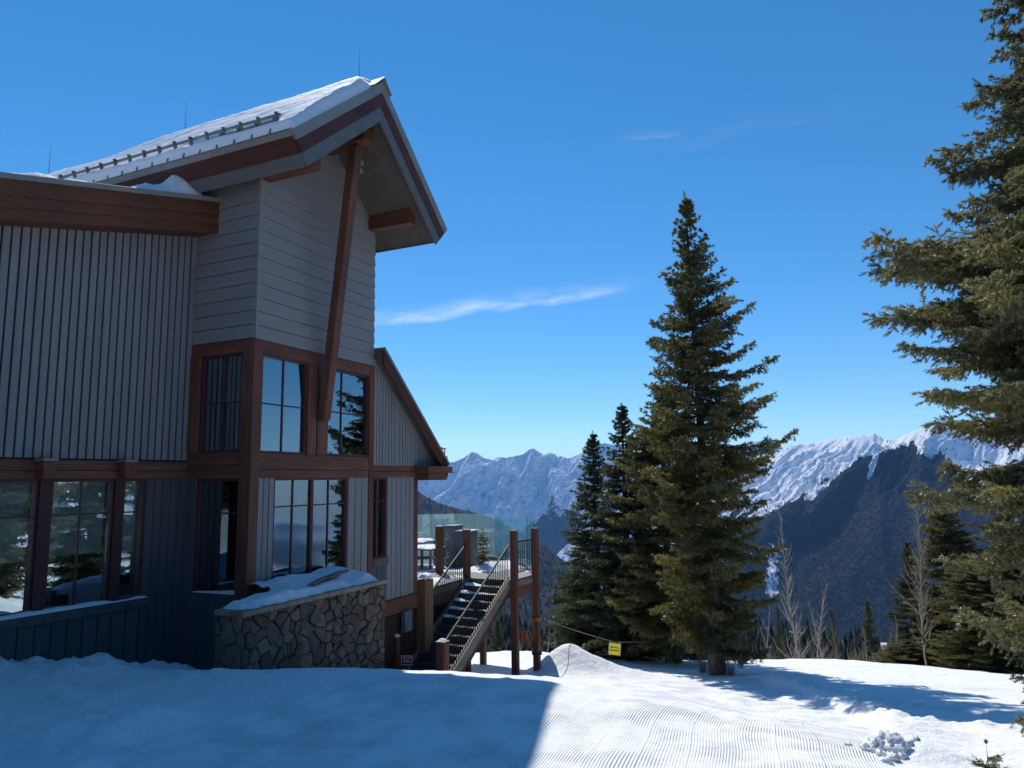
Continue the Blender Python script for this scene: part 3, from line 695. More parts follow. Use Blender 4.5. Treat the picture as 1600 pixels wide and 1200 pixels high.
def window(frame, x0, x1, z0, z1, cols=(.5,), rows=(.72,), blind=0, curtain=0, fw=.035, name='window', label=None, mull=None):
    f = MB()
    f.box(x0, x0 + fw, -.012, .07, z0, z1).box(x1 - fw, x1, -.012, .07, z0, z1)
    f.box(x0 + fw, x1 - fw, -.010, .07, z1 - fw, z1).box(x0 + fw, x1 - fw, -.010, .07, z0, z0 + fw)
    w = LP(name, f, 'frame', frame, label=label)
    a0, a1, b0, b1 = x0 + fw, x1 - fw, z0 + fw, z1 - fw
    MB().box(a0, a1, .040, .046, b0, b1).build('pane', M['pane'], w, frame)
    mu = MB()
    for c in cols:
        xc = a0 + (a1 - a0) * c; t = .011 if mull is None or c not in mull else .028
        mu.box(xc - t, xc + t, .022 if t < .02 else .0, .039 if t < .02 else .039, b0, b1)
    for r in rows:
        zc = b0 + (b1 - b0) * r; mu.box(a0, a1, .020, .038, zc - .011, zc + .011)
    if cols or rows: mu.build('muntin', M['frame'], w, frame)
    if blind: MB().box(a0 + .01, a1 - .01, .13, .14, b1 - (b1 - b0) * blind, b1).build('blind', M['blind'], w, frame)
    if curtain:
        cm = MB(); n = 7
        for i in range(n):
            xa = a0 + curtain * i / n; cm.box(xa, xa + curtain / n * .96, .22 + .02 * (i % 2), .25 + .02 * (i % 2), b0 - .1, b1)
        cm.build('curtain', M['curtain'], w, frame)
    return w

# --- tower front (frame FT: x along the front, y inward)
lap_wall('lap_siding', FT, 0.0, 3.15, 2.262, 7.0, .2255, clips=((PIT, 1, ZA - .56 + PIT * UA), (-PIT, 1, ZA - .56 - PIT * UA)))
LP('wall_core', MB().prism([(0.03, 2.1), (3.12, 2.1), (3.12, ztop(3.12) - .60), (UA, ZA - .60), (.03, ztop(.03) - .60)], .032, .16), 'recess')  # dark core paints the shadow lines under the lap boards
# --- tower side
lap_wall('lap_siding', FS, -8.0, 0.0, 2.275, 5.02, .2255)
LP('wall_core', MB().box(-8.0, -.03, .032, .16, 2.1, 5.0), 'recess', FS)
LP('corner_trim', MB().box(-.012, .028, -.030, .012, 2.30, 4.98), 'siding')
# timbers of the tower front
def beam(x0, x1, z0, z1, y0=-.035, y1=.10, frame=FT, mat='wood_x', name='beam'): return LP(name, MB().box(x0, x1, y0, y1, z0, z1), mat, frame, .006)
def post(x0, x1, z0, z1, y0=-.05, y1=.12, frame=FT, mat='wood_z', name='post'): return LP(name, MB().box(x0, x1, y0, y1, z0, z1), mat, frame, .006)
post(-.045, .15, -1.9, 2.258, -.045, .19)
post(3.0, 3.15, -2.4, 2.256, -.047, .12)
beam(.152, 2.998, 2.06, 2.258); beam(.152, 2.998, .225, .475); beam(.152, 2.998, .085, .219, -.030)
post(1.235, 1.46, .478, 2.056, -.040); post(1.50, 1.765, .478, 2.056, -.030)
LP('fill_strip', MB().box(1.462, 1.498, -.01, .1, .478, 2.056), 'wood_z')
window(FT, .155, 1.232, .478, 2.056, (.5,), (.50,), curtain=.10)
window(FT, 1.768, 2.996, .478, 2.056, (.36,), (.50,), curtain=.12)
bt = MB()
for x in (.20, .55, .92, 1.28, 1.40, 1.56, 1.70, 2.1, 2.5, 2.92):
    for z in (2.17, .35, .15):
        if (z > 1 or not 1.2 < x < 1.8) and not (.25 < x < 2.9): bt.tube([(x, -.034, z), (x, -.048, z)], .014, 6)
for x, z in ((1.30, 1.94), (1.30, .56), (1.60, .56), (1.72, .56), (1.60, .98)): bt.tube([(x, -.040, z), (x, -.056, z)], .014, 6)
LP('bolt_heads', bt, 'metal')['kind'] = 'stuff'
# lower storey of the tower front
board_wall('board_wall', FT, .152, .498, -2.6, lambda x: .082, .115, .020, 'boards')
board_wall('board_wall', FT, 2.392, 2.998, -2.6, lambda x: .082, .20, .022, 'boards')
window(FT, .50, 2.39, -1.56, .08, (.25, .5, .75), (.73,), blind=.55, mull=(.5,))
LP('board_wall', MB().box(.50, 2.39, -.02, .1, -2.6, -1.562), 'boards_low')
# tower side timbers and windows (frame FS: x = -v)
beam(-1.36, -.192, 2.07, 2.272, frame=FS); beam(-1.36, -.192, .30, .498, frame=FS); beam(-1.36, -.192, .085, .294, -.030, .1, FS)
post(-1.36, -1.11, .50, 2.068, frame=FS)
window(FS, -1.108, -.192, .50, 2.068, (.5,), (.5,), curtain=.16)
window(FS, -1.09, -.192, -1.66, .082, (.5,), (.70,), blind=.58, curtain=.18)
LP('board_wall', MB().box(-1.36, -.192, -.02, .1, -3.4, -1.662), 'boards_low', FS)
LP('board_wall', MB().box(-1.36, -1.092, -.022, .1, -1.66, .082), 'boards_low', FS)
LP('snow_cover', MB().prism([(-1.09, -1.662), (-.2, -1.662), (-.2, -1.60), (-.5, -1.625), (-1.0, -1.645)], -.05, .0), 'snow', FS)
# --- section right of the tower
PR = .878
def zr(u): return 2.62 - PR * (u - 3.15)
board_wall('board_wall', FT, 3.152, 5.40, .32, lambda x: zr(x) - .20, .1, .022, 'boards')
beam(3.152, 4.74, .205, .318, -.03); beam(3.152, 4.74, .085, .200, -.05)
post(4.62, 4.76, -2.3, .083, -.04)
board_wall('board_wall', FT, 3.64, 4.618, -2.3, lambda x: .083, .16, .018, 'boards')
window(FT, 3.152, 3.64, -1.46, .083, (.38,), (.72,), mull=(.38,))
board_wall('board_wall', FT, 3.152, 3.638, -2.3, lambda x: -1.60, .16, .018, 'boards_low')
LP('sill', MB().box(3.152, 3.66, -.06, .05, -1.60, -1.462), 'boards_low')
LP('purlin', MB().box(4.66, 5.44, -.36, .06, .02, .17), 'wood_x', bevel=.006); LP('purlin', MB().box(4.60, 5.62, -.40, .06, .172, .316), 'wood_x', bevel=.006)
rk = MB()
d0 = (-PR, 1)
def rake(name, u0, u1, off0, off1, y0, y1, mat, zf, parent=None):
    return LP(name, MB().prism([(u0, zf(u0) - off0), (u1, zf(u1) - off0), (u1 - .0, zf(u1) - off1), (u0, zf(u0) - off1)], y0, y1), mat, parent=parent)
roof2 = LP('roof', MB().prism([(3.15, zr(3.15) - .03), (5.66, zr(5.66) - .03), (5.60, zr(5.60) - .20), (3.15, zr(3.15) - .20)], -.22, 8.0), 'soffit')
rake('rake_board', 3.152, 5.66, .045, .335, -.262, -.222, 'redboard_x', zr, roof2)
rake('drip_edge', 3.152, 5.70, -.01, .042, -.285, -.20, 'metal', zr, roof2)
LP('roof_sheet', MB().prism([(3.152, zr(3.152) + .01), (5.70, zr(5.70) + .01), (5.70, zr(5.70) - .028), (3.152, zr(3.152) - .028)], -.19, 8.0), 'metal_dark', parent=roof2)
g2 = MB(); g2.bar((5.70, -.2, .50), (5.70, 7, .50), .09, .10)
for k in range(6): g2.bar((5.70, -.15 + k * 1.1, .5), (5.70, -.15 + k * 1.1, .72), .02, .02)
g2.bar((5.70, -.2, .72), (5.70, 7, .72), .02, .02); g2.bar((5.55, -.15, .74), (5.70, -.15, .72), .02, .02)
LP('gutter_rail', g2, 'metal', parent=roof2)
sg = MB()
for k in range(9):
    u = 3.5 + k * .25
LP('snow_stop', MB().box(4.98, 5.06, .2, .6, zr(5.0) + .02, zr(5.0) + .14).box(4.94, 5.12, .15, .65, zr(5.0) + .142, zr(5.0) + .16), 'metal', parent=roof2)
LP('snow_stop', MB().box(3.45, 3.50, -.1, .2, zr(3.45) , zr(3.45) + .05), 'metal', parent=roof2)
# far side and back of the body
LP('side_wall', MB().box(4.66, 4.76, .05, 8, -2.6, zr(4.7) - .18), 'boards')
LP('back_wall', MB().box(-6, 4.76, 8.0, 8.12, -2.8, 4.9), 'boards')
LP('floor', MB().box(.12, 4.64, .12, 7.95, -2.42, -2.3), 'interior')
LP('partition', MB().box(.14, 4.64, 4.6, 4.7, -2.298, 4.9), 'interior')
LP('foundation', MB().box(.02, 4.74, .02, 8, -4.6, -2.43), 'skirt')
# --- gable roof of the tower
def nrm(side, u, off):             # point 'off' below the roof surface, measured square to the slope
    return (u + side * off * sn_, ztop(u) - off * cs)
def rake_layer(side, o0, o1, y0, y1, mat, name, parent):
    k = KL if side > 0 else KR
    a = nrm(side, k, o0); b = nrm(side, k, o1)
    poly = [a, (UA, ZA - o0 / cs), (UA, ZA - o1 / cs), b]
    return LP(name, MB().prism(poly, y0, y1), mat, parent=parent)
roof = LP('roof', MB().prism([nrm(1, KL, .03), (UA, ZA - .03 / cs), nrm(-1, KR, .03), nrm(-1, KR, .43), (UA, ZA - .43 / cs), nrm(1, KL, .43)], VG + .03, 9.0), 'soffit')
for side in (1, -1):
    rake_layer(side, .0, .155, VG - .05, VG + .02, 'metal', 'drip_edge', roof)
    rake_layer(side, .157, .35, VG - .03, VG + .025, 'redboard_x', 'rake_board', roof)
    rake_layer(side, .352, .56, VG - .01, VG + .028, 'greyboard', 'rake_board', roof)
# eave boards along the left and right
def eave_layer(side, o0, o1, t, mat, name):
    k = KL if side > 0 else KR
    a = nrm(side, k, o0); b = nrm(side, k, o1); ex, ez = -side * cs * t, -sn_ * t
    mb = MB().prism([a, b, (b[0] + ex, b[1] + ez), (a[0] + ex, a[1] + ez)], VG + (.03 if t < .035 else .02), 9.0)
    return LP(name, mb, mat, parent=roof)
for side in (1, -1):
    eave_layer(side, .0, .155 if side < 0 else .085, .05, 'metal', 'drip_edge'); eave_layer(side, .157 if side < 0 else .087, .35, .035, 'redboard', 'eave_board'); eave_layer(side, .352, .56 if side > 0 else .45, .02, 'greyboard', 'eave_board')
LP('roof_sheet', MB().prism([nrm(1, KL, -.015), (UA, ZA + .02), nrm(-1, KR, -.015), nrm(-1, KR, .028), (UA, ZA - .028 / cs), nrm(1, KL, .028)], VG + .025, 9.0), 'metal_dark', parent=roof)
LP('ridge_cap', MB().prism([(UA - .30, ztop(UA - .30) + .05), (UA, ZA + .085), (UA + .22, ztop(UA + .22) + .05), (UA + .22, ztop(UA + .22) + .018), (UA, ZA + .05), (UA - .30, ztop(UA - .30) + .018)], VG - .09, 9.0), 'metal', parent=roof)
st = MB()
for z_ in (.10, .17): st.tube([(UA - .42, VG + .10, ztop(UA - .42) + z_), (UA - .42, VG + .42, ztop(UA - .42) + z_)], .022, 6)
st.box(UA - .46, UA - .38, VG + .14, VG + .2, ztop(UA - .42), ztop(UA - .42) + .2); LP('snow_stop', st, 'metal_dark', parent=roof)
for u in (2.35, 2.62):
    LP('snow_stop', MB().bar((u, VG + .02, ztop(u) + .02), (u + .14, VG + .02, ztop(u + .14) + .02), .1, .035), 'metal', parent=roof)
# purlins and the raking brace
beam_l = LP('purlin', MB().box(-.02, .20, -1.07, .1, 4.92, 5.30), 'cedar_y', bevel=.008)
LP('purlin', MB().box(1.40, 1.70, -1.0, .1, 6.02, 6.42), 'cedar_y', bevel=.008)
LP('purlin', MB().box(2.90, 3.10, -1.0, .1, 4.98, 5.36), 'cedar_y', bevel=.008)
br = MB(); br.hexa(((1.46, -.20, 1.08), (1.64, -.20, 1.08), (1.64, -.04, 1.06), (1.46, -.04, 1.06)), ((1.46, -.80, 5.98), (1.64, -.80, 5.98), (1.64, -.62, 6.02), (1.46, -.62, 6.02)))
LP('brace', br, 'wood_z', bevel=.008)
bk = MB()
for k, z_ in enumerate((5.56, 5.70)):
    y = -.66 - .02 * k; bk.box(1.645, 1.72, y - .09, y + .05, z_, z_ + .07)
LP('brace_plate', bk, 'metal')
# wall snow and rods
def rod(u, v, h): LP('lightning_rod', MB().tube([(u, v, ZA - .02), (u, v, ZA + h * .45)], [.010, .007], 6).tube([(u, v, ZA + h * .45), (u, v, ZA + h)], [.006, .002], 6), 'metal', FT, parent=roof)
rod(UA, -.80, .80); rod(UA, 3.6, .85); rod(UA, 8.0, .85)

# snow on the left slope
nu, nv = 60, 170
ss = np.linspace(0, 1, nu); vv = np.linspace(VG - .02, 9.0, nv); SS, VV = np.meshgrid(ss, vv)
Ls = (UA + .10 - KL) / cs
def roof_snow_t(s, v):
    base = .13 + .055 * fbm(s * 2.2 + v * .35, v * .5, 4) + .06 * np.sin(v * .55 + 1.0) * s + .012 * ridged(v * 3 + s * 4, s * 9 - v * 2, 3)
    e = sstep(0, .05, s) * sstep(VG - .03, VG + .10 + .35 * sstep(.80, .93, s), v)
    slide = 1 - .55 * np.exp(-((s - (.16 + .03 * noise2(v, v * 0 + 3))) / .07) ** 2) * sstep(-.9, -.6, v) * (1 - sstep(.6, 1.4, v))
    return np.maximum(base, .05) * e * slide - .02 * (1 - e)
TT = roof_snow_t(SS, VV)
U_ = KL + SS * (UA + .10 - KL); zt = np.where(U_ < UA, ZA - PIT * (UA - U_), ZA - PIT * (U_ - UA))
SX = U_ - TT * sn_ * np.where(U_ < UA, 1, .2); SZ = zt + TT * cs + .02
mesh_obj('snow_cover', np.stack([SX.ravel(), VV.ravel(), SZ.ravel()], 1), grid_faces(nu, nv), M['snow'], roof, FT)
# snow guards along the eave
def up(s, h): u = KL + s * cs; return (u - h * sn_, ZA - PIT * (UA - u) + h * cs)
for s_, h_, v1 in ((.36, .14, 4.6), (.26, .08, .45)):
    g = MB(); x, z = up(s_, h_ + .06); g.tube([(x, -.92, z), (x, v1, z)], .022, 6)
    n = int((v1 + .9) / .36)
    for k in range(n + 1):
        v = -.86 + k * .36; a = up(s_ - .10, 0.0); b = up(s_, h_ + .11)
        g.bar((a[0], v, a[1]), (b[0], v, b[1]), .025, .06)
    LP('snow_guard', g, 'metal_dark', parent=roof)
for k in range(17):
    v = -.86 + k * .36; a = up(.01, .0); b = up(.15, .12); c = up(.13, .0)
    LP('snow_bracket', MB().prism([a, b, (b[0] + .02, b[1] - .05), c], v, v + .035), 'metal_dark', parent=roof)

# --- left wing (frame FW: x along the wall, 0 at the tower, y inward)
RS = .245
def wt(x): return 4.151 + RS * x
board_wall('board_wall', FW, -7.0, -.01, .385, wt, .117, .028, 'boards', .032)
LP('ledge', MB().box(-7, 0, -.035, .1, .362, .383), 'recess', FW)
bw = LP('beam', MB().box(-7, .0, -.045, .1, .216, .36), 'wood_x', FW, .006); beam(-7, .0, .095, .212, -.065, .1, FW)
for x0, x1 in ((-2.31, -2.14), (-1.19, -1.02), (-3.43, -3.26), (-4.55, -4.38)):
    b_ = LP('lookout', MB().box(x0, x1, -.26, -.046, .10, .335), 'wood_y', FW, .006); LP('cap_flashing', MB().box(x0 - .012, x1 + .012, -.275, -.046, .336, .372), 'metal', FW, parent=b_)
WZ0, WZ1 = -1.66, .092
window(FW, -3.30, -2.225, WZ0, WZ1, (.5,), (.73,), blind=.62); window(FW, -2.068, -1.19, WZ0, WZ1, (.49,), (.73,), blind=.60); window(FW, -1.052, -.70, WZ0, WZ1, (), (.73,), blind=.62, curtain=.10)
window(FW, -4.5, -3.44, WZ0, WZ1, (.5,), (.73,), blind=.62)
for x0, x1 in ((-2.222, -2.071), (-1.187, -1.055), (-3.437, -3.303), (-4.64, -4.503)): post(x0, x1, WZ0, WZ1, -.05, .1, FW, 'frame_w')
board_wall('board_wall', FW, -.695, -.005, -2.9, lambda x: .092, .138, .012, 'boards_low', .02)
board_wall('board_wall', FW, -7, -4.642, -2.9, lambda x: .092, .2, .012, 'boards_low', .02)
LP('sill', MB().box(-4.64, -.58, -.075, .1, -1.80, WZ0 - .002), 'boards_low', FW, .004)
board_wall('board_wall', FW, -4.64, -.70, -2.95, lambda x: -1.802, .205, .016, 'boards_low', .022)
ns = 80; xs = np.linspace(-4.6, -.62, ns); ys = np.linspace(-.085, .0, 7); XX, YY = np.meshgrid(xs, ys)
tt = (.045 + .03 * fbm(XX * 1.7, XX * 0 + 1.5, 3)) * np.interp(XX, (-4.6, -1.25, -1.1, -.9, -.75, -.62), (1.2, .8, .12, .10, .5, .1)) * np.clip(np.sin(np.clip((YY + .085) / .085, 0, 1) * np.pi * .5 + .25), 0, 1)
tt = np.where((YY < -.083), -.01, tt)
mesh_obj('snow_cover', np.stack([XX.ravel(), YY.ravel(), (-1.66 + tt).ravel()], 1), grid_faces(ns, 7), M['snow'], lodge, FW)
wroof = LP('roof', MB().hexa(((-7, -.45, wt(-7) + .0), (-.02, -.45, wt(-.02) + .0), (-.02, 6.4, wt(-.02) + .0), (-7, 6.4, wt(-7) + .0)), ((-7, -.45, wt(-7) + .50), (-.02, -.45, wt(-.02) + .50), (-.02, 6.4, wt(-.02) + .50), (-7, 6.4, wt(-7) + .50))), 'soffit', FW)
def wf(x, o): return wt(x) - .03 + o
def fas(z0, z1, y, mat, name, x1=.03):
    m = MB().hexa(((-7, y, wf(-7, z0)), (x1, y, wf(x1, z0)), (x1, -.452, wf(x1, z0)), (-7, -.452, wf(-7, z0))), ((-7, y, wf(-7, z1)), (x1, y, wf(x1, z1)), (x1, -.452, wf(x1, z1)), (-7, -.452, wf(-7, z1))))
    return LP(name, m, mat, FW, .004, parent=wroof)
fas(.0, .155, -.500, 'cedar_x', 'fascia_board'); fas(.158, .315, -.493, 'cedar_x', 'fascia_board'); fas(.318, .535, -.500, 'cedar_x', 'fascia_board'); fas(.537, .615, -.525, 'metal', 'drip_edge', .04)
LP('soffit_board', MB().hexa(((-7, -.45, wt(-7) - .012), (.0, -.45, wt(0) - .012), (.0, -.035, wt(0) - .012), (-7, -.035, wt(-7) - .012)), ((-7, -.45, wt(-7) - .002), (.0, -.45, wt(.0) - .002), (.0, -.035, wt(.0) - .002), (-7, -.035, wt(-7) - .002))), 'cedar_x', FW, parent=wroof)
nx, ny = 150, 46; xs = np.linspace(-7, -.03, nx); ys = np.concatenate([np.linspace(-.515, .8, 32), np.linspace(.95, 6.2, ny - 32)]); XX, YY = np.meshgrid(xs, ys)
e = sstep(-.52, -.38, YY)
tt = e * (.05 + .05 * fbm(XX * 1.6, YY * 1.6, 4) + .03 * np.abs(fbm(XX * 5, YY * 5, 3))) + e * (.36 * np.exp(-(((XX + .55) / .24) ** 2 + ((YY + .12) / .28) ** 2)) + .14 * np.exp(-(((XX + 1.05) / .22) ** 2 + ((YY + .12) / .25) ** 2))) - .05 * sstep(-.25, -.05, XX) - .03 * (1 - e)
mesh_obj('snow_cover', np.stack([XX.ravel(), YY.ravel(), (wf(XX, .605) + tt).ravel()], 1), grid_faces(nx, ny), M['snow'], wroof, FW)
LP('end_wall', MB().box(-7.1, -7.0, -.02, 6.3, -3, 2.4), 'boards', FW); LP('floor', MB().box(-6.95, .3, .12, 6.2, -2.42, -2.3), 'interior', FW); LP('partition', MB().box(-6.95, .0, 3.0, 3.1, -2.298, 2.6), 'interior', FW)
LP('ceiling', MB().box(-6.95, -.1, .12, 6.2, .30, .36), 'interior', FW)

# --- stone planter in front of the tower
stone = empty('stone_wall', FT @ Matrix.Translation((.6, -.7, -3.6)), 'low rubble-stone planter wall with sandstone cap and snow on top, in front of the tower windows', 'stone wall')
def stones(frame, x0, x1, z0, z1, n, seed):
    r = random.Random(seed); pts = []
    tries = 0
    while len(pts) < n and tries < 20000:
        tries += 1; p = (r.uniform(x0 - .1, x1 + .1), r.uniform(z0 - .1, z1 + .1)); md = r.choice((.07, .09, .13, .18))
        if all(math.hypot((p[0] - q[0]) * 1.3, p[1] - q[1]) > min(md, q[2]) for q in pts): pts.append((*p, md))
    V = []; F = []; Cc = []
    for i, p in enumerate(pts):
        poly = [(x0, z0), (x1, z0), (x1, z1), (x0, z1)]
        for j, q in enumerate(pts):
            if i == j or math.hypot(p[0] - q[0], p[1] - q[1]) > .75: continue
            wx, wz = q[0] - p[0], q[1] - p[1]; dd = math.hypot(wx, wz)
            poly = clip_poly(poly, wx, wz, wx * (p[0] + q[0]) / 2 + wz * (p[1] + q[1]) / 2 - dd * .0055)
            if len(poly) < 3: break
        if len(poly) < 3: continue
        # cut the corners so that the stones look broken, not drawn
        cx = sum(a for a, b in poly) / len(poly); cz = sum(b for a, b in poly) / len(poly); out = []
        for k in range(len(poly)):
            a, b, c = poly[k - 1], poly[k], poly[(k + 1) % len(poly)]
            f = r.uniform(.03, .15); out.append((b[0] + (a[0] - b[0]) * f, b[1] + (a[1] - b[1]) * f)); f = r.uniform(.03, .15); out.append((b[0] + (c[0] - b[0]) * f, b[1] + (c[1] - b[1]) * f))
        m = len(out); d = r.uniform(.022, .062); tx, tz = r.uniform(-.10, .10), r.uniform(-.10, .10); b0 = len(V); col = r.random()
        for (sc, dd) in ((1, .02), (.985, -d * .72), (.87, -d), (.45, -d - .006)):
            for (x, z) in out:
                x2, z2 = cx + (x - cx) * sc, cz + (z - cz) * sc
                V.append((x2, (dd + tx * (x2 - cx) + tz * (z2 - cz) + (r.uniform(-.006, .006) if dd < 0 else 0)) if dd < 0 else dd, z2)); Cc.append(col)
        for ring in range(3):
            for k in range(m): F.append((b0 + ring * m + k, b0 + ring * m + (k + 1) % m, b0 + (ring + 1) * m + (k + 1) % m, b0 + (ring + 1) * m + k))
        V.append((cx, -d - .006, cz)); Cc.append(col); c_ = len(V) - 1
        for k in range(m): F.append((b0 + 3 * m + k, b0 + 3 * m + (k + 1) % m, c_, c_))
    me = bpy.data.meshes.new('stone_facing'); me.from_pydata(V, [], [tuple(dict.fromkeys(f)) for f in F]); me.update()
    a = me.attributes.new('tone', 'FLOAT', 'POINT'); a.data.foreach_set('value', np.array(Cc, np.float32)); me.materials.append(M['stone'])
    o = bpy.data.objects.new('stone_facing', me); return link(o, stone, frame)
def stone_mat():
    m, nt, b, o = new_mat('rubble_stone'); t = node(nt, 'ShaderNodeAttribute', attribute_name='tone')
    c = ramp(nt, t.outputs['Fac'], ((0, (.085, .060, .042)), (.18, (.19, .14, .095)), (.36, (.11, .092, .072)), (.52, (.225, .17, .115)), (.68, (.145, .125, .10)), (.84, (.25, .19, .135)), (.92, (.17, .075, .052)), (1, (.10, .088, .078))))
    n = node(nt, 'ShaderNodeTexNoise', Scale=14, Detail=7, Roughness=.7); nt.links.new(coords(nt), n.inputs['Vector'])
    mx = nt.nodes.new('ShaderNodeMix'); mx.data_type = 'RGBA'; mx.blend_type = 'MULTIPLY'; mx.inputs[0].default_value = .75
    nt.links.new(c, mx.inputs[6]); nt.links.new(ramp(nt, n.outputs[0], ((.3, (.55, .52, .48)), (.5, (.9, .9, .9)), (.7, (1.25, 1.22, 1.15)))), mx.inputs[7])
    nt.links.new(mx.outputs[2], b.inputs['Base Color']); b.inputs['Roughness'].default_value = .8; bump(nt, b, n.outputs[0], .02); return m
M['stone'] = stone_mat(); M['mortar'] = m_noise('mortar', (.10, .09, .075), (.17, .15, .125), (20, 20, 20), .9, bd=.01)
FP = FT @ Matrix.Translation((0, -.95, 0))
LP('mortar_bed', MB().box(-1.0, 2.19, .012, .40, -4.2, -1.745), 'mortar', FP, parent=stone)
stones(FP, -1.02, 2.20, -3.6, -1.742, 270, 5)
FPL = FS @ Matrix.Translation((0, -1.0, 0))       # left return: x = -v
LP('mortar_bed', MB().box(.46, .93, .012, .2, -4.2, -1.75), 'mortar', FPL, parent=stone); stones(FPL, .50, .955, -3.4, -1.742, 20, 8)
FPR = FT @ Matrix.Translation((2.19, 0, 0)) @ Matrix.Rotation(math.pi / 2, 4, 'Z')
LP('mortar_bed', MB().box(-.93, -.02, .012, .2, -4.2, -1.75), 'mortar', FPR, parent=stone); stones(FPR, -.945, -.02, -3.9, -1.742, 40, 9)
x = -1.07
rr = random.Random(4); k = 0
while x < 2.24:
    w = min(rr.uniform(.5, .8), 2.26 - x); w = w if 2.26 - x - w > .2 else 2.26 - x
    LP('capstone', MB().box(x, x + w - .006, -1.03, -.50, -1.738, -1.668 + rr.uniform(-.003, .003)), 'capstone', FT, .008, parent=stone); x += w
LP('capstone', MB().box(1.72, 2.255, -.498, -.04, -1.738, -1.668), 'capstone', FT, .008, parent=stone)
nx, ny = 110, 40; xs = np.linspace(-.98, 2.20, nx); ys = np.linspace(-.99, -.05, ny); XX, YY = np.meshgrid(xs, ys)
e = sstep(-.99, -.80, YY + .05 * fbm(XX * 3, YY, 2)) * sstep(-1.0, -.78, XX) * (1 - sstep(1.98, 2.2, XX + .06 * noise2(YY * 6, XX)))
e = e * np.where(XX < .0, 1 - sstep(-.62, -.42, YY), 1)
tt = e * (.075 + .10 * sstep(-.9, -.1, YY) + .05 * fbm(XX * 1.8, YY * 2, 3) + .05 * np.exp(-((XX - 1.75) / .3) ** 2) + .012 * fbm(XX * 8, YY * 8, 2)) - .015 * (1 - e) - np.where((XX < -.05) & (YY > -.46), .25, 0)
gf = grid_faces(nx, ny); gf = gf[~((XX < .0) & (YY > -.44)).ravel()[gf].any(1)]
mesh_obj('snow_cover', np.stack([XX.ravel(), YY.ravel(), (-1.668 + tt).ravel()], 1), gf, M['snow'], stone, FT)
LP('soil_fill', MB().box(.0, 2.15, -.54, -.06, -3.8, -1.70), 'mortar', FT, parent=stone)
lg = MB().tube([(.55, -.72, -1.575), (.8, -.66, -1.55), (1.15, -.60, -1.53), (1.5, -.55, -1.50), (1.72, -.56, -1.485)], [.03, .042, .045, .04, .022], 7)
lg.tube([(1.0, -.63, -1.53), (1.25, -.70, -1.50), (1.45, -.72, -1.47)], [.025, .02, .01], 6)
tag(lg.build('driftwood_log', M['greywood'], None, FT, smooth=True), 'grey weathered log lying in the snow on top of the stone wall', 'log')

# ------------------------------------------------------------------ deck, stairs and what stands there
ZD = -2.3
deck = empty('deck', FT @ Matrix.Translation((7.2, .5, ZD)), 'raised timber deck on tall posts with a curved glass windscreen', 'deck')
def DP(name, mb, mat, frame=FT, parent=None, bevel=.004, smooth=False): return mb.build(name, M[mat], parent or deck, frame, bevel, smooth)
DPOLY = [(4.95, .02), (7.02, .02), (7.02, -1.20), (8.12, -1.27), (9.50, -.60), (10.9, 1.05), (11.0, 2.45), (10.2, 3.7), (9, 5), (4.95, 5)]
fl = MB()
for k in range(46):                                    # boards running along the front edge
    u0 = 4.95 + k * .137; pl = clip_poly(clip_poly(DPOLY, -1, 0, -u0), 1, 0, u0 + .130)
    if len(pl) > 2: fl.slab(pl, ZD - .035, ZD)
DP('deck_floor', fl, 'deckboard', bevel=0)
for a, b in ((0, 1), (1, 2), (2, 3), (3, 4), (4, 5), (5, 6)):
    p, q = DPOLY[a], DPOLY[b]
    DP('rim_board', MB().bar((p[0], p[1], ZD - .105), (q[0], q[1], ZD - .105), .05, .13), 'greywood', bevel=0)
    DP('rim_beam', MB().bar((p[0], p[1], ZD - .29), (q[0], q[1], ZD - .29), .06, .24), 'wood_x', bevel=0)
def gzt(u, v):
    p = FT @ Vector((u, v, 0)); return gz(p.x, p.y)
def dpost(u, v, zt, zb=None, w=.145, tilt=0):
    zb = gzt(u, v) - .5 if zb is None else zb
    o = DP('post', MB().box(u - w / 2, u + w / 2, v - w / 2, v + w / 2, zb, zt), 'wood_z', bevel=.006)
    DP('post_cap', MB().box(u - w / 2 - .012, u + w / 2 + .012, v - w / 2 - .012, v + w / 2 + .012, zt, zt + .022), 'metal_dark', parent=o)
    return o
dpost(7.06, -1.22, -1.19); dpost(8.06, -1.33, -1.20)
dpost(7.06, .03, -1.19); dpost(7.62, 1.10, -1.16, ZD); dpost(7.78, 1.22, -1.16, ZD)
dpost(7.3, 3.0, ZD - .3); dpost(9.4, .8, ZD - .3); dpost(9.8, 3.0, ZD - .3)
DP('rail_post', MB().box(7.0, 7.07, 1.62, 1.69, ZD, -1.55), 'redboard')
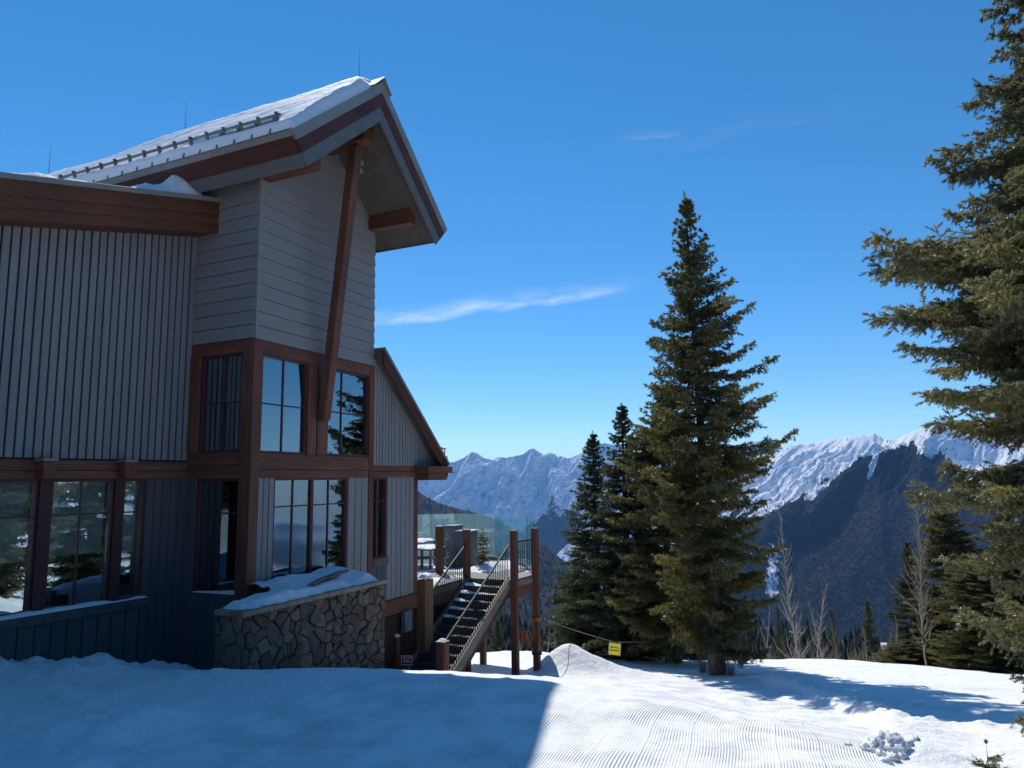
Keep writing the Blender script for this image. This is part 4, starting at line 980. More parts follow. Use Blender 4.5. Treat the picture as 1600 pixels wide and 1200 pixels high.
# short iron rail between the two tall posts, and one on the left
def iron_rail(parent, p0, p1, h_top, h_bot, gap=.1, n=None, w=.035, wood=True, split=None):
    p0 = Vector(p0); p1 = Vector(p1); ln = (p1 - p0).length; n = n or int(ln / gap)
    up = Vector((0, 0, 1)); hr = MB(); hr.bar(p0 + up * h_top, p1 + up * h_top, .030, .035)
    hr_o = hr.build('handrail', M['iron'], parent, FT)
    bl = MB(); bl.bar(p0 + up * h_bot, p1 + up * h_bot, .025, .025)
    for k in range(1, n):
        q = p0.lerp(p1, k / n); bl.bar(q + up * h_bot, q + up * h_top, .014, .014)
    bl.build('balusters', M['iron'], parent, FT)
rl = empty('railing', FT @ Matrix.Translation((7.5, -1.28, ZD)), parent=deck); iron_rail(rl, (7.13, -1.23, ZD), (7.99, -1.32, ZD), .86, .16)
def screen_panel(p, q, n):
    for k in range(n):
        a = (p[0] + (q[0] - p[0]) * k / n, p[1] + (q[1] - p[1]) * k / n); b = (p[0] + (q[0] - p[0]) * (k + 1) / n - (q[0] - p[0]) * .008, p[1] + (q[1] - p[1]) * (k + 1) / n - (q[1] - p[1]) * .008)
        g = MB().bar((a[0], a[1], ZD + .69), (b[0], b[1], ZD + .69), .014, 1.24).build('glass_panel', M['screen'], deck, FT)
        MB().bar((a[0], a[1], ZD + .05), (b[0], b[1], ZD + .05), .06, .09).build('shoe', M['metal'], g, FT)
screen_panel((9.95, 3.6), (10.82, 2.42), 2); screen_panel((10.82, 2.42), (10.72, 1.08), 2); screen_panel((10.72, 1.08), (9.38, -.50), 3); screen_panel((9.38, -.50), (8.16, -1.22), 2)
# snow lying on the deck
nx, ny = 90, 90; xs = np.linspace(5.0, 10.9, nx); ys = np.linspace(-1.15, 4.8, ny); XX, YY = np.meshgrid(xs, ys)
tt = .10 * fbm(XX * .9, YY * .9, 4) - .02 + .16 * np.exp(-(((XX - 5.9) / .8) ** 2 + ((YY - .55) / .35) ** 2)) + .14 * np.exp(-(((XX - 8.6) / .45) ** 2 + ((YY - .35) / .34) ** 2)) + .10 * np.exp(-(((XX - 9.4) / 1.2) ** 2 + ((YY - .2) / .5) ** 2))
path = np.exp(-((YY + .55) / .5) ** 2) * (XX < 8.0)
tt = tt - .12 * path
inside = (XX < 8.1 + np.clip((YY + 1.27) * 2.05, 0, 1.5) + np.clip((YY + .5) * .86, 0, 1.4))
okv = inside & ~((YY < .06) & (XX < 7.10)) & (XX < 10.85 - .0 * YY) & (XX + .68 * np.maximum(YY - 2.4, 0) < 10.85)
tt = tt * np.clip((YY - .02) / .1 + (XX > 7.1) * 9, 0, 1)
gf = grid_faces(nx, ny); gf = gf[okv.ravel()[gf].all(1)]
so_ = mesh_obj('snow_cover', np.stack([XX.ravel(), YY.ravel(), (ZD + np.minimum(tt, .6)).ravel()], 1), gf, M['snow'], deck, FT)
sk = MB()
for k in range(28): sk.box(4.95 + k * .075, 4.95 + k * .075 + .066, .07, .10, -4.9, ZD - .42)
DP('skirting', sk, 'skirt', bevel=0)
sk = MB()
for k in range(21): sk.box(3.17 + k * .075, 3.17 + k * .075 + .066, -.03, .015, -4.6, -2.62)
LP('skirting', sk, 'skirt'); LP('beam', MB().box(3.16, 4.75, -.06, .015, -2.60, -2.31), 'wood_x', bevel=.005)
LP('meter_box', MB().box(4.10, 4.36, -.17, -.062, -2.98, -2.58).box(4.13, 4.33, -.185, -.172, -2.95, -2.75), 'cabinet', bevel=.006)

stairs = empty('staircase', FT @ Matrix.Translation((5.5, -.55, -4)), 'outdoor staircase of dark treads with black iron railings climbing to the deck', 'staircase')
def SP(name, mb, mat, parent=None, bevel=.003): return mb.build(name, M[mat], parent or stairs, FT, bevel)
NST, RUN, RISE = 12, .252, .134
for k in range(NST):
    u1 = 7.02 - k * RUN; z = ZD - (k + 1) * RISE
    t = SP('tread', MB().box(u1 - RUN - .03, u1 - .004, -1.0, -.07, z - .045, z).box(u1 - .035, u1 - .006, -1.0, -.07, z + .002, z + RISE - .047), 'tread')
    nx_ = 24; xs = np.linspace(u1 - RUN - .02, u1 - .04, 8); ys = np.linspace(-.99, -.08, nx_); XX, YY = np.meshgrid(xs, ys)
    th_ = np.where(k < 2, .008, -.004) + .024 * fbm(XX * 3 + k, YY * 3 + k * 7, 3) + (.05 * np.exp(-((YY + .12) / .14) ** 2) if k < 5 else 0) - (.0 if k < 4 else .012)
    th_ = np.minimum(th_, .05); e = np.minimum(1, np.minimum((XX - xs[0]) / .03, (xs[-1] - XX) / .03 + .4)); th_ = np.where(th_ > 0, th_ * e, th_)
    mesh_obj('snow_cover', np.stack([XX.ravel(), YY.ravel(), (z - .003 + th_).ravel()], 1), grid_faces(8, nx_), M['snow'], t, FT)
def stringer(v0, v1, name='stringer'):
    ub, sl_ = 4.0, RISE / RUN
    def zn(u): return ZD - (7.02 - u) * sl_
    up_ = MB().prism([(ub - .05, zn(ub - .05) + .03), (7.0, zn(7.0) + .03), (7.0, zn(7.0) - .20), (ub - .05, zn(ub - .05) - .24)], v0, v1)
    o = SP(name, up_, 'greywood'); SP('facing', MB().prism([(ub - .05, zn(ub - .05) - .242), (7.0, zn(7.0) - .202), (7.0, zn(7.0) - .34), (ub - .05, zn(ub - .05) - .36)], v0 + .012, v1 - .012), 'redboard_x', o)
stringer(-1.12, -1.02); stringer(-.065, .0)
def newel(u, v, zt, w=.19):
    o = SP('newel_post', MB().box(u - w / 2, u + w / 2, v - w / 2, v + w / 2, gzt(u, v) - .4, zt), 'wood_z', bevel=.006)
    g = MB()
    for k in (-.03, .03): g.box(u - w / 2 + .02, u + w / 2 - .02, v - w / 2 - .012, v - w / 2 - .001, -4.4, zt - .03) if False else g.box(u + k - .024, u + k + .024, v - w / 2 - .014, v - w / 2 - .001, gzt(u, v) - .3, zt - .02)
    SP('cladding', g, 'wood_z', o); SP('post_cap', MB().box(u - w / 2 - .01, u + w / 2 + .01, v - w / 2 - .01, v + w / 2 + .01, zt, zt + .02), 'metal_dark', o)
    n = 9; xs = np.linspace(u - .085, u + .085, n); ys = np.linspace(v - .085, v + .085, n); XX, YY = np.meshgrid(xs, ys)
    mesh_obj('snow_cover', np.stack([XX.ravel(), YY.ravel(), (zt + .018 + .05 * np.clip(1 - ((XX - u) ** 2 + (YY - v) ** 2) / .0075, 0, 1) ** .6 * (XX > u - .05)).ravel()], 1), grid_faces(n, n), M['snow'], o, FT)
newel(3.96, -1.10, -3.06); newel(3.98, -.02, -3.06, .12)
iron_rail(stairs, (4.06, -1.10, ZD - (7.02 - 4.06) * RISE / RUN), (7.0, -1.12, ZD), .80, .07, .1)
iron_rail(stairs, (4.03, -.02, ZD - (7.02 - 4.03) * RISE / RUN), (7.0, .0, ZD), .80, .07, .1)

def TH(name, label, cat, origin, frame=FT, group=None): return empty(name, frame @ Matrix.Translation(origin), label, cat, group)
# plywood boxing at the corner of the lodge
bx = TH('plywood_box', 'tall plywood box with a cap of snow, against the lodge corner beside the stairs', 'box', (4.92, -.06, -3.6))
MB().box(4.77, 5.10, -.22, .015, -3.6, -2.06).build('panel', M['plywood'], bx, FT, .004)
n = 14; xs = np.linspace(4.76, 5.11, n); ys = np.linspace(-.23, .02, n); XX, YY = np.meshgrid(xs, ys)
mesh_obj('snow_cover', np.stack([XX.ravel(), YY.ravel(), (-2.065 + .16 * np.clip(1 - ((XX - 4.93) / .19) ** 4, 0, 1) * np.clip(1 - ((YY + .10) / .14) ** 4, 0, 1) * (.8 + .3 * fbm(XX * 7, YY * 7, 2))).ravel()], 1), grid_faces(n, n), M['snow'], bx, FT)

def text_mesh(name, body, size, mat, parent, frame, bold=0.0, spacing=1.0):
    cu = bpy.data.curves.new(name, 'FONT'); cu.body = body; cu.size = size; cu.align_x = 'CENTER'; cu.align_y = 'CENTER'; cu.extrude = .002; cu.offset = bold; cu.space_line = spacing
    tmp = bpy.data.objects.new('tmp_text', cu); COL.objects.link(tmp)
    dg = bpy.context.evaluated_depsgraph_get(); me = bpy.data.meshes.new_from_object(tmp.evaluated_get(dg)); bpy.data.objects.remove(tmp); bpy.data.curves.remove(cu)
    me.name = name; me.materials.clear(); me.materials.append(M[mat]); o = bpy.data.objects.new(name, me); return link(o, parent, frame)
# dark red notice at the foot of the stairs
FSg = FT @ Matrix.Translation((3.86, -.36, -3.44)) @ Matrix.Rotation(rad(-75), 4, 'Z') @ Matrix.Scale(.74, 4)
ns_ = empty('warning_sign', FSg, 'small dark red notice board at the foot of the stairs', 'sign')
MB().box(-.15, .15, 0, .012, -.12, .12).build('board', M['redsign'], ns_, FSg)
e_ = MB().box(-.15, .15, -.004, -.001, .108, .12).box(-.15, .15, -.004, -.001, -.12, -.108).box(-.15, -.138, -.004, -.001, -.107, .107).box(.138, .15, -.004, -.001, -.107, .107); e_.build('border', M['white'], ns_, FSg)
Rx = Matrix.Rotation(math.pi / 2, 4, 'X')
text_mesh('lettering', 'NO ACCESS', .046, 'white', ns_, FSg @ Matrix.Translation((0, -.003, .07)) @ Rx, .0008)
text_mesh('lettering', 'BEYOND\nTHIS POINT', .040, 'white', ns_, FSg @ Matrix.Translation((0, -.003, -.02)) @ Rx, .0006)
MB().box(-.012, .012, .013, .03, -.5, .17).build('stake', M['iron'], ns_, FSg)
# lamp bollard by the stone wall and thrown chunks of snow
lb = TH('path_light', 'slim black path light with a ball top between stone wall and stairs', 'path light', (3.2, -.5, -4.1))
MB().tube([(2.75, -.35, -4.2), (2.75, -.35, -2.75)], .022, 8).build('stem', M['iron'], lb, FT); 
def ball(name, c, r, mat, parent, frame, sq=(1, 1, 1), n=10, seed=None, rough=0):
    V = []; F = []
    for i in range(n + 1):
        for j in range(2 * n):
            a = math.pi * i / n; b = math.pi * j / n
            d = np.array([math.sin(a) * math.cos(b), math.sin(a) * math.sin(b), math.cos(a)])
            k = 1 + (rough * float(fbm(np.array([d[0] * 2 + seed + d[2]]), np.array([d[1] * 2 + d[2] * 2]), 3)[0]) if rough else 0)
            V.append((c[0] + d[0] * r * sq[0] * k, c[1] + d[1] * r * sq[1] * k, c[2] + d[2] * r * sq[2] * k))
    for i in range(n):
        for j in range(2 * n): F.append((i * 2 * n + j, (i + 1) * 2 * n + j, (i + 1) * 2 * n + (j + 1) % (2 * n), i * 2 * n + (j + 1) % (2 * n)))
    return mesh_obj(name, V, F, M[mat], parent, frame)
ball('globe', (2.75, -.35, -2.72), .05, 'white', lb, FT)

# things on the deck, seen through the rail and the glass
cb = TH('grill_cabinet', 'tall grey covered cabinet standing on the deck behind the posts', 'cabinet', (9.35, 1.75, ZD))
MB().box(9.0, 9.5, 1.45, 1.80, ZD, ZD + 1.05).build('cover', M['cabinet'], cb, FT, .02); MB().box(8.98, 9.52, 1.43, 1.82, ZD + 1.052, ZD + 1.08).build('lid', M['metal_dark'], cb, FT)
MB().box(9.0, 9.5, .98, 1.448, ZD, ZD + .93).build('side_shelf', M['cabinet'], cb, FT, .02); MB().box(8.98, 9.52, .96, 1.446, ZD + .932, ZD + .955).build('snow_cover', M['snow'], cb, FT)
for i, (u, v, lab) in enumerate(((8.9, 2.55, 'snow-topped deck table behind the short red post'), (8.35, 1.95, 'low snow-topped table between the double post and the stairs'))):
    t = TH('deck_table', lab, 'table', (u, v, ZD), group='snowy tables on the deck')
    zt = ZD + (.62 if i == 0 else .50)
    MB().box(u - .38, u + .38, v - .38, v + .38, zt, zt + .035).build('table_top', M['cabinet'], t, FT)
    for a in (-1, 1):
        for b in (-1, 1): MB().box(u + a * .33 - .025, u + a * .33 + .025, v + b * .33 - .025, v + b * .33 + .025, ZD, zt).build('leg', M['cabinet'], t, FT)
    n = 16; xs = np.linspace(u - .39, u + .39, n); ys = np.linspace(v - .39, v + .39, n); XX, YY = np.meshgrid(xs, ys)
    mesh_obj('snow_cover', np.stack([XX.ravel(), YY.ravel(), (zt + .03 + (.07 + .03 * fbm(XX * 3, YY * 3, 2)) * np.clip(1 - ((XX - u) / .4) ** 6, 0, 1) * np.clip(1 - ((YY - v) / .4) ** 6, 0, 1)).ravel()], 1), grid_faces(n, n), M['snow'], t, FT)
def antler(origin, flip, lab):
    a = TH('antler', lab, 'antler', origin, group='bleached antlers fixed to the deck posts')
    m = MB(); o = Vector(origin); f = flip
    m.tube([o, o + Vector((-.02, f * .07, .05)), o + Vector((-.03, f * .11, .15)), o + Vector((-.02, f * .08, .25))], [.014, .013, .010, .004], 6)
    m.tube([o + Vector((-.02, f * .07, .05)), o + Vector((-.05, f * .16, .06)), o + Vector((-.06, f * .19, .13))], [.010, .008, .003], 5)
    m.tube([o + Vector((-.03, f * .11, .15)), o + Vector((-.03, f * .19, .20))], [.008, .003], 5); m.tube([o, o + Vector((-.02, f * .06, -.06)), o + Vector((-.02, f * .10, -.14))], [.012, .009, .003], 5)
    m.build('beam_and_tines', M['palewood'], a, FT, smooth=True)
for z_, wd_ in ((-1.52, 'upper'), (-1.98, 'lower')):
    antler((7.64, 1.185, z_), 1, 'bleached antler on the left of the double deck post, the %s one' % wd_); antler((7.72, 1.04, z_), -1, 'bleached antler on the right of the double deck post, the %s one' % wd_)

# red rope reel and boundary rope with the yellow sign
P2 = FT @ Vector((8.06, -1.33, 0))
def sag(p, q, d, n=16):
    p, q = Vector(p), Vector(q); return [p.lerp(q, k / n) - Vector((0, 0, d * 4 * (k / n) * (1 - k / n))) for k in range(n + 1)]
R2 = Vector((P2.x + .08, P2.y - .08, -3.30)); SG = Vector(at(961, 1003, 20.2)); TR = Vector(at(1064, 998, 23.0))
rp = empty('boundary_rope', Matrix.Translation((SG.x, SG.y, SG.z)), 'thin tan boundary rope slung from the deck post to a spruce trunk', 'rope')
MB().tube(sag(R2, SG, .03) , .009, 5).build('strand', M['rope'], rp); MB().tube(sag(SG, TR, .04), .009, 5).build('strand', M['rope'], rp)
wr_ = MB()
for k in range(4): 
    c = [(P2.x + .088 * math.cos(a) * 1.25, P2.y + .088 * math.sin(a) * 1.25, -3.30 - .02 * k + .01 * math.sin(a)) for a in np.linspace(0, 2 * math.pi, 13)]; wr_.tube(c, .008, 5)
wr_.build('lashing', M['orope'], rp)
FY = Matrix.Translation(SG) @ Matrix.Rotation(rad(-12), 4, 'Z') @ Matrix.Rotation(rad(5), 4, 'Y')
ys_ = empty('boundary_sign', FY, 'yellow "Ski Area Boundary" sign with a grey edge hanging on the rope', 'sign')
MB().box(-.15, .15, 0, .008, -.335, -.045).build('board', M['yellow'], ys_, FY)
e_ = MB().box(-.168, .168, -.004, .012, -.045, -.028).box(-.168, .168, -.004, .012, -.352, -.335).box(-.168, -.151, -.004, .012, -.334, -.046).box(.151, .168, -.004, .012, -.334, -.046); e_.build('edge', M['metal'], ys_, FY)
MB().box(-.13, -.11, -.002, .01, -.028, .015).box(.11, .13, -.002, .01, -.028, .015).build('clip', M['metal'], ys_, FY)
text_mesh('lettering', 'Ski Area\nBoundary', .066, 'black', ys_, FY @ Matrix.Translation((0, -.003, -.185)) @ Rx, .0022, 1.15)
RC = Vector(at(816, 994, 17.6))
rb = empty('rope_bag', Matrix.Translation(RC), 'red rope bag hung with loops of orange rope beside the rear deck post', 'rope bag')
ball('bag', RC, .10, 'redbag', rb, GL, (.75, .6, 1.35), 10)
lp = MB()
for k, (dx, r) in enumerate(((-.06, .14), (.05, .15), (.14, .15))):
    lp.tube([(RC.x + dx + r * .45 * math.cos(a), RC.y - .06, RC.z - .02 + r * math.sin(a)) for a in np.linspace(0, 2 * math.pi, 15)], .009, 5)
lp.tube([(P2.x - .09, P2.y - .09, -3.3), (P2.x - .06, P2.y - .13, -3.7), (P2.x - .16, P2.y - .12, -4.0), (RC.x + .12, RC.y - .05, RC.z + .10)], .009, 5)
lp.build('loops', M['orope'], rb)
bn = MB(); bn.box(P2.x - .12, P2.x + .12, P2.y - .12, P2.y + .12, -4.15, -4.11)
bd_ = bn.build('post_band', M['iron'], deck)

# clods of snow at the edge of the combed run
cl = np.array(at(1384, 1170, 5.5)); rr = random.Random(12)
heap = empty('snow_heap', Matrix.Translation((cl[0], cl[1], gz(cl[0], cl[1]))), 'heap of broken white snow clods at the right edge of the groomed run', 'snow heap')
Vh, Fh, off = [], [], 0
for k in range(46):
    a = rr.uniform(0, 6.28); d = abs(rr.gauss(0, .115)); x, y = cl[0] + d * math.cos(a) * 1.0, cl[1] + d * math.sin(a) * 1.35 - .05
    r = max(.016, .075 * math.exp(-d * 3.2) * rr.uniform(.4, 1.3)); z = gz(x, y) + max(0, .07 - d * .3) * rr.uniform(.0, 1)
    n = 8; sq = (rr.uniform(.8, 1.2), rr.uniform(.8, 1.2), rr.uniform(.6, .95)); sd_ = rr.uniform(0, 50)
    for i in range(n + 1):
        for j in range(2 * n):
            p_, q_ = math.pi * i / n, math.pi * j / n; dv = (math.sin(p_) * math.cos(q_), math.sin(p_) * math.sin(q_), math.cos(p_))
            kk = 1 + .62 * float(fbm(np.array([dv[0] * 2.4 + sd_ + dv[2]]), np.array([dv[1] * 1.8 + dv[2] * 1.7 + sd_]), 4)[0])
            Vh.append((x + dv[0] * r * sq[0] * kk, y + dv[1] * r * sq[1] * kk, z + dv[2] * r * sq[2] * kk))
    for i in range(n):
        for j in range(2 * n): Fh.append((off + i * 2 * n + j, off + (i + 1) * 2 * n + j, off + (i + 1) * 2 * n + (j + 1) % (2 * n), off + i * 2 * n + (j + 1) % (2 * n)))
    off += (n + 1) * 2 * n
mesh_obj('clods', Vh, Fh, M['snow'], heap)['kind'] = 'stuff'

# ------------------------------------------------------------------ trees
def needles(P0, D, Ln, K, nl, nw, rng, spread=.75, taper=True):
    """needle-sized triangles round many twigs"""
    n = len(P0); s = (np.arange(K)[None] + rng.rand(n, K)) / K
    ref = np.where(np.abs(D[:, 2:3]) < .9, np.array([[0, 0, 1.0]]), np.array([[1.0, 0, 0]]))
    A = np.cross(D, ref); A /= np.linalg.norm(A, axis=1, keepdims=True); B = np.cross(D, A)
    ph = rng.rand(n, K) * 2 * np.pi
    rv = A[:, None] * np.cos(ph)[..., None] + B[:, None] * np.sin(ph)[..., None]
    base = P0[:, None] + D[:, None] * (s * Ln[:, None])[..., None]
    nd = D[:, None] * (1 - spread * .55) + rv * spread
    nd /= np.linalg.norm(nd, axis=2, keepdims=True)
    L = nl * (.75 + .5 * rng.rand(n, K)) * (1.1 - .45 * s if taper else 1)
    sv = np.cross(nd, D[:, None] + rng.randn(n, K, 3) * .5); sv /= (np.linalg.norm(sv, axis=2, keepdims=True) + 1e-9)
    a = base - sv * nw; b = base + sv * nw; t = base + nd * L[..., None]
    V = np.stack([a, b, t], 2).reshape(-1, 3)
    return V
def tubes3(segs, r0, r1):
    """many thin three-sided twigs at once: segs = (n, 2, 3)"""
    P, Q = segs[:, 0], segs[:, 1]; D = Q - P; D = D / (np.linalg.norm(D, axis=1, keepdims=True) + 1e-9)
    ref = np.where(np.abs(D[:, 2:3]) < .9, np.array([[0, 0, 1.0]]), np.array([[1.0, 0, 0]]))
    A = np.cross(D, ref); A /= np.linalg.norm(A, axis=1, keepdims=True); B = np.cross(D, A); V = []
    for (X, r) in ((P, r0), (Q, r1)):
        for k in range(3):
            a = 2 * np.pi * k / 3; V.append(X + (A * np.cos(a) + B * np.sin(a)) * r[:, None])
    V = np.stack(V, 1); n = len(P); F = np.array([(0, 1, 4, 3), (1, 2, 5, 4), (2, 0, 3, 5)])
    return V.reshape(-1, 3), (F[None] + np.arange(n)[:, None, None] * 6).reshape(-1, 4)
def spruce_parts(H, R, seed, h0=.06, whorl=.30, nb=(5, 7), twig=.42, tgap=.12, K=16, nl=.085, nw=.012, prof=None, shape=None, droop=.25, lift_top=.9, tr=.02, lean=(0, 0), subs=True, gaps=(), hang=0, layers=None, lv=(.62, .50), flat=.20, elj=7, upt=.22):
    rng = np.random.RandomState(seed)
    prof = prof or (lambda h: min(1, (1 - h) ** .75 * 1.05) * (1 if h > .2 else .75 + h * 1.25))
    TP, TD, TL = [], [], []; SG_ = []; SR0 = []; SR1 = []
    z = h0 * H
    def tw(p, d, l): TP.append(p); TD.append(d / np.linalg.norm(d)); TL.append(l)
    lay = list(layers) if layers else None; fixedR = None
    while z < H * .985:
        if lay is not None:
            if not lay: break
            z, fixedR = lay.pop(0)
        h = z / H
        for k in range(rng.randint(nb[0], nb[1] + 1)):
            az = rng.rand() * 2 * np.pi
            L = (fixedR or R * prof(h)) * (lv[0] + lv[1] * rng.rand())
            if shape: L *= shape(az, h)
            if any(g[0] < h < g[1] for g in gaps): L *= .35
            if L < .05: continue
            el = rad(-14 + 70 * max(0, h - .25) ** 1.5 * lift_top + rng.randn() * elj); n = 9; t = np.linspace(0, 1, n)
            hd = np.array([math.cos(az), math.sin(az), 0]); sd2 = np.array([-math.sin(az), math.cos(az), 0])
            bend = rng.randn() * .10
            dz = np.tan(el) * t - droop * (1 - h * .8) * (t ** 1.6) * .8 + upt * (1 - h * .5) * t ** 3
            pts = np.array([0, 0, z])[None] + hd[None] * (L * t)[:, None] + sd2[None] * (L * bend * t ** 2)[:, None] + np.array([0, 0, 1.0])[None] * (L * dz)[:, None]
            pts[:, :2] += np.array(lean) * (z / H)
            for i in range(n - 1):
                SG_.append((pts[i], pts[i + 1])); rb = .006 + .012 * L; SR0.append(rb * (1 - t[i] * .85)); SR1.append(rb * (1 - t[i + 1] * .85))
            # side shoots
            m = max(3, int(L * .93 / tgap)); ts = np.linspace(.10 if L < .8 else .16, 1, m) ** .9
            for q, tt_ in enumerate(ts):
                f = tt_ * (n - 1); i = min(int(f), n - 2); p = pts[i] + (pts[i + 1] - pts[i]) * (f - i); tg = pts[i + 1] - pts[i]; tg = tg / np.linalg.norm(tg)
                ll = min(twig, .30 * L + .06) * (1.05 - .55 * tt_) * (.65 + .6 * rng.rand())
                for sgn in (-1, 1):
                    if rng.rand() < .10: continue
                    s_ = np.cross(tg, [0, 0, 1]); s_ = s_ / (np.linalg.norm(s_) + 1e-9) * sgn
                    d = tg * (.55 + .25 * rng.rand()) + s_ * (.75 + .25 * rng.rand()) + np.array([0, 0, rng.randn() * flat - .15])
                    d /= np.linalg.norm(d); tw(p, d, ll)
                    SG_.append((p, p + d * ll * .9)); SR0.append(.005); SR1.append(.002)
                    if subs and ll > .16:
                        for c_ in range(int(ll / .085)):
                            a_ = (c_ + .7) / (ll / .085); s2 = np.cross(d, [0, 0, 1]); s2 = s2 / (np.linalg.norm(s2) + 1e-9) * (1 if (c_ + q) % 2 else -1)
                            d2 = d * .7 + s2 * .7 + np.array([0, 0, rng.randn() * .25 - .15]); tw(p + d * ll * a_, d2, ll * .45 * (1.1 - .5 * a_))
                if hang and tt_ > .2:
                    for _k in range(2):
                        d3 = np.array([0, 0, -1.0]) + tg * (.2 + .5 * rng.rand()) + rng.randn(3) * .30; l3 = hang * min(1, L) * (.5 + .7 * rng.rand()) * (1.15 - .5 * tt_); q3 = p + rng.randn(3) * .03; tw(q3, d3, l3)
                if rng.rand() < .5: tw(p, tg * .8 + np.array([0, 0, -.5 + rng.rand() * .9]) + rng.randn(3) * .2, ll * .55)
            tw(pts[-2], pts[-1] - pts[-2], np.linalg.norm(pts[-1] - pts[-2]) + .06)
        z += whorl * (.75 + .5 * rng.rand()) * (1.0 if h < .7 else .75)
    top = np.array([lean[0], lean[1], H]); 
    for k in range(6): tw(top - np.array([0, 0, .5 - k * .08]) * (H / 13), np.array([0, 0, 1.0]) + rng.randn(3) * .12, .22 * H / 13)
    TP, TD, TL = np.array(TP), np.array(TD), np.array(TL)
    V = needles(TP, TD, TL, K, nl, nw, rng); F = np.arange(len(V)).reshape(-1, 3)
    sv, sf = tubes3(np.array(SG_), np.array(SR0), np.array(SR1))
    tb = MB(); nz = 9; tb.tube([(lean[0] * k / nz, lean[1] * k / nz, -.6 * (k == 0) + H * .97 * k / nz) for k in range(nz + 1)], [tr * H * (1 - .93 * (k / nz) ** .9) * (1.18 if k == 0 else 1) for k in range(nz + 1)], 10, False)
    tv = np.array(tb.v); tf = np.array(tb.f); Vt = np.concatenate([tv, sv]); Ft = np.concatenate([tf, sf + len(tv)])
    return V, F, Vt, Ft
def add_tree(parts, base, label, mat='spruce', rz=0, sc=(1, 1, 1), name='spruce_tree', group=None, cat='spruce tree'):
    V, F, Vt, Ft = parts
    w = Matrix.Translation(Vector(base)) @ Matrix.Rotation(rz, 4, 'Z') @ Matrix.Diagonal((*sc, 1))
    r = empty(name, w, label, cat, group)
    if isinstance(V, bpy.types.Mesh):
        c = link(bpy.data.objects.new('crown', V), r, w); t = link(bpy.data.objects.new('trunk', Vt), r, w)
    else:
        c = link(bpy.data.objects.new('crown', fast_mesh('crown', V, F, M[mat])), r, w); t = link(bpy.data.objects.new('trunk', fast_mesh('trunk', Vt, Ft, M['bark'], True)), r, w)
    return r, c, t
def copy_tree(src, base, label, rz=0, sc=(1, 1, 1), group=None, mat=None):
    r0, c0, t0 = src; w = Matrix.Translation(Vector(base)) @ Matrix.Rotation(rz, 4, 'Z') @ Matrix.Diagonal((*sc, 1))
    r = r0.copy(); COL.objects.link(r); r.matrix_basis = w; r['label'] = label; WM[r.name] = w
    if group: r['group'] = group
    elif 'group' in r.keys(): del r['group']
    for ch in (c0, t0):
        c = ch.copy(); COL.objects.link(c); c.parent = r; c.matrix_parent_inverse = Matrix.Identity(4); c.matrix_basis = Matrix.Identity(4)
    return r
def top_scale(px, d, ytop, H, base):
    return (at(px, ytop, d)[2] - base[2]) / H
def onground(px, py, d, sink=.1):
    p = at(px, py, d); return (p[0], p[1], gz(p[0], p[1]) - sink)
# the big spruce in the middle
def sh1(az, h):                     # fuller on its right-hand, lower side in the photograph
    c = math.cos(az); return 1 + .12 * c * (h > .38)
bx_ = at(1122, 1057, 19.0)
T1 = spruce_parts(13.0, 1.88, 21, h0=.075, whorl=.235, nb=(5, 8), twig=.46, tgap=.105, K=13, nl=.085, nw=.0125, hang=.22, lv=(.50, .64), flat=.32, elj=10, upt=.34, shape=sh1, droop=.20, lean=(-.25, 0), tr=.0168,
                  prof=lambda h: np.interp(h, (0, .07, .14, .26, .40, .46, .59, .70, .78, .84, .92, 1), (.50, .62, .70, .78, .92, 1.0, .86, .66, .48, .30, .15, .03)), gaps=((.745, .765), (.615, .63)))
add_tree(T1, (bx_[0], bx_[1], gz(bx_[0], bx_[1]) - .1), 'tallest dark green spruce standing alone in front at the edge of the groomed run', 'spruce')
T2 = spruce_parts(10.5, 1.75, 33, h0=.03, whorl=.22, nb=(6, 8), twig=.42, tgap=.13, K=12, nl=.095, nw=.014, hang=.26, droop=.24, prof=lambda h: np.interp(h, (0, .2, .5, .75, .9, 1), (.95, 1, .72, .40, .18, .04)))
b2 = onground(985, 1033, 24.5); t2 = add_tree(T2, b2, 'slim dark pointed spruce, second from the left in the clump behind the snow pile', 'spruce_dark', sc=(1, 1, top_scale(968, 24.5, 632, 10.5, b2)))
b3 = onground(936, 1030, 26.5); copy_tree(t2, b3, 'lower spruce at the left end of the clump behind the snow pile', 2.1, (1.0, 1.0, top_scale(925, 26.5, 676, 10.5, b3)))
T4 = spruce_parts(10.6, 1.9, 45, h0=.10, whorl=.22, nb=(6, 8), twig=.44, tgap=.13, K=12, nl=.095, nw=.014, hang=.26, droop=.22, prof=lambda h: np.interp(h, (0, .12, .3, .6, .8, 1), (.6, .9, 1, .82, .5, .05)))
b4 = onground(1050, 1030, 23.0); t4 = add_tree(T4, b4, 'yellow-green spruce half hidden behind the tallest spruce, with the rope tied to its trunk', 'spruce', sc=(1, 1, top_scale(1020, 23, 600, 10.6, b4)))
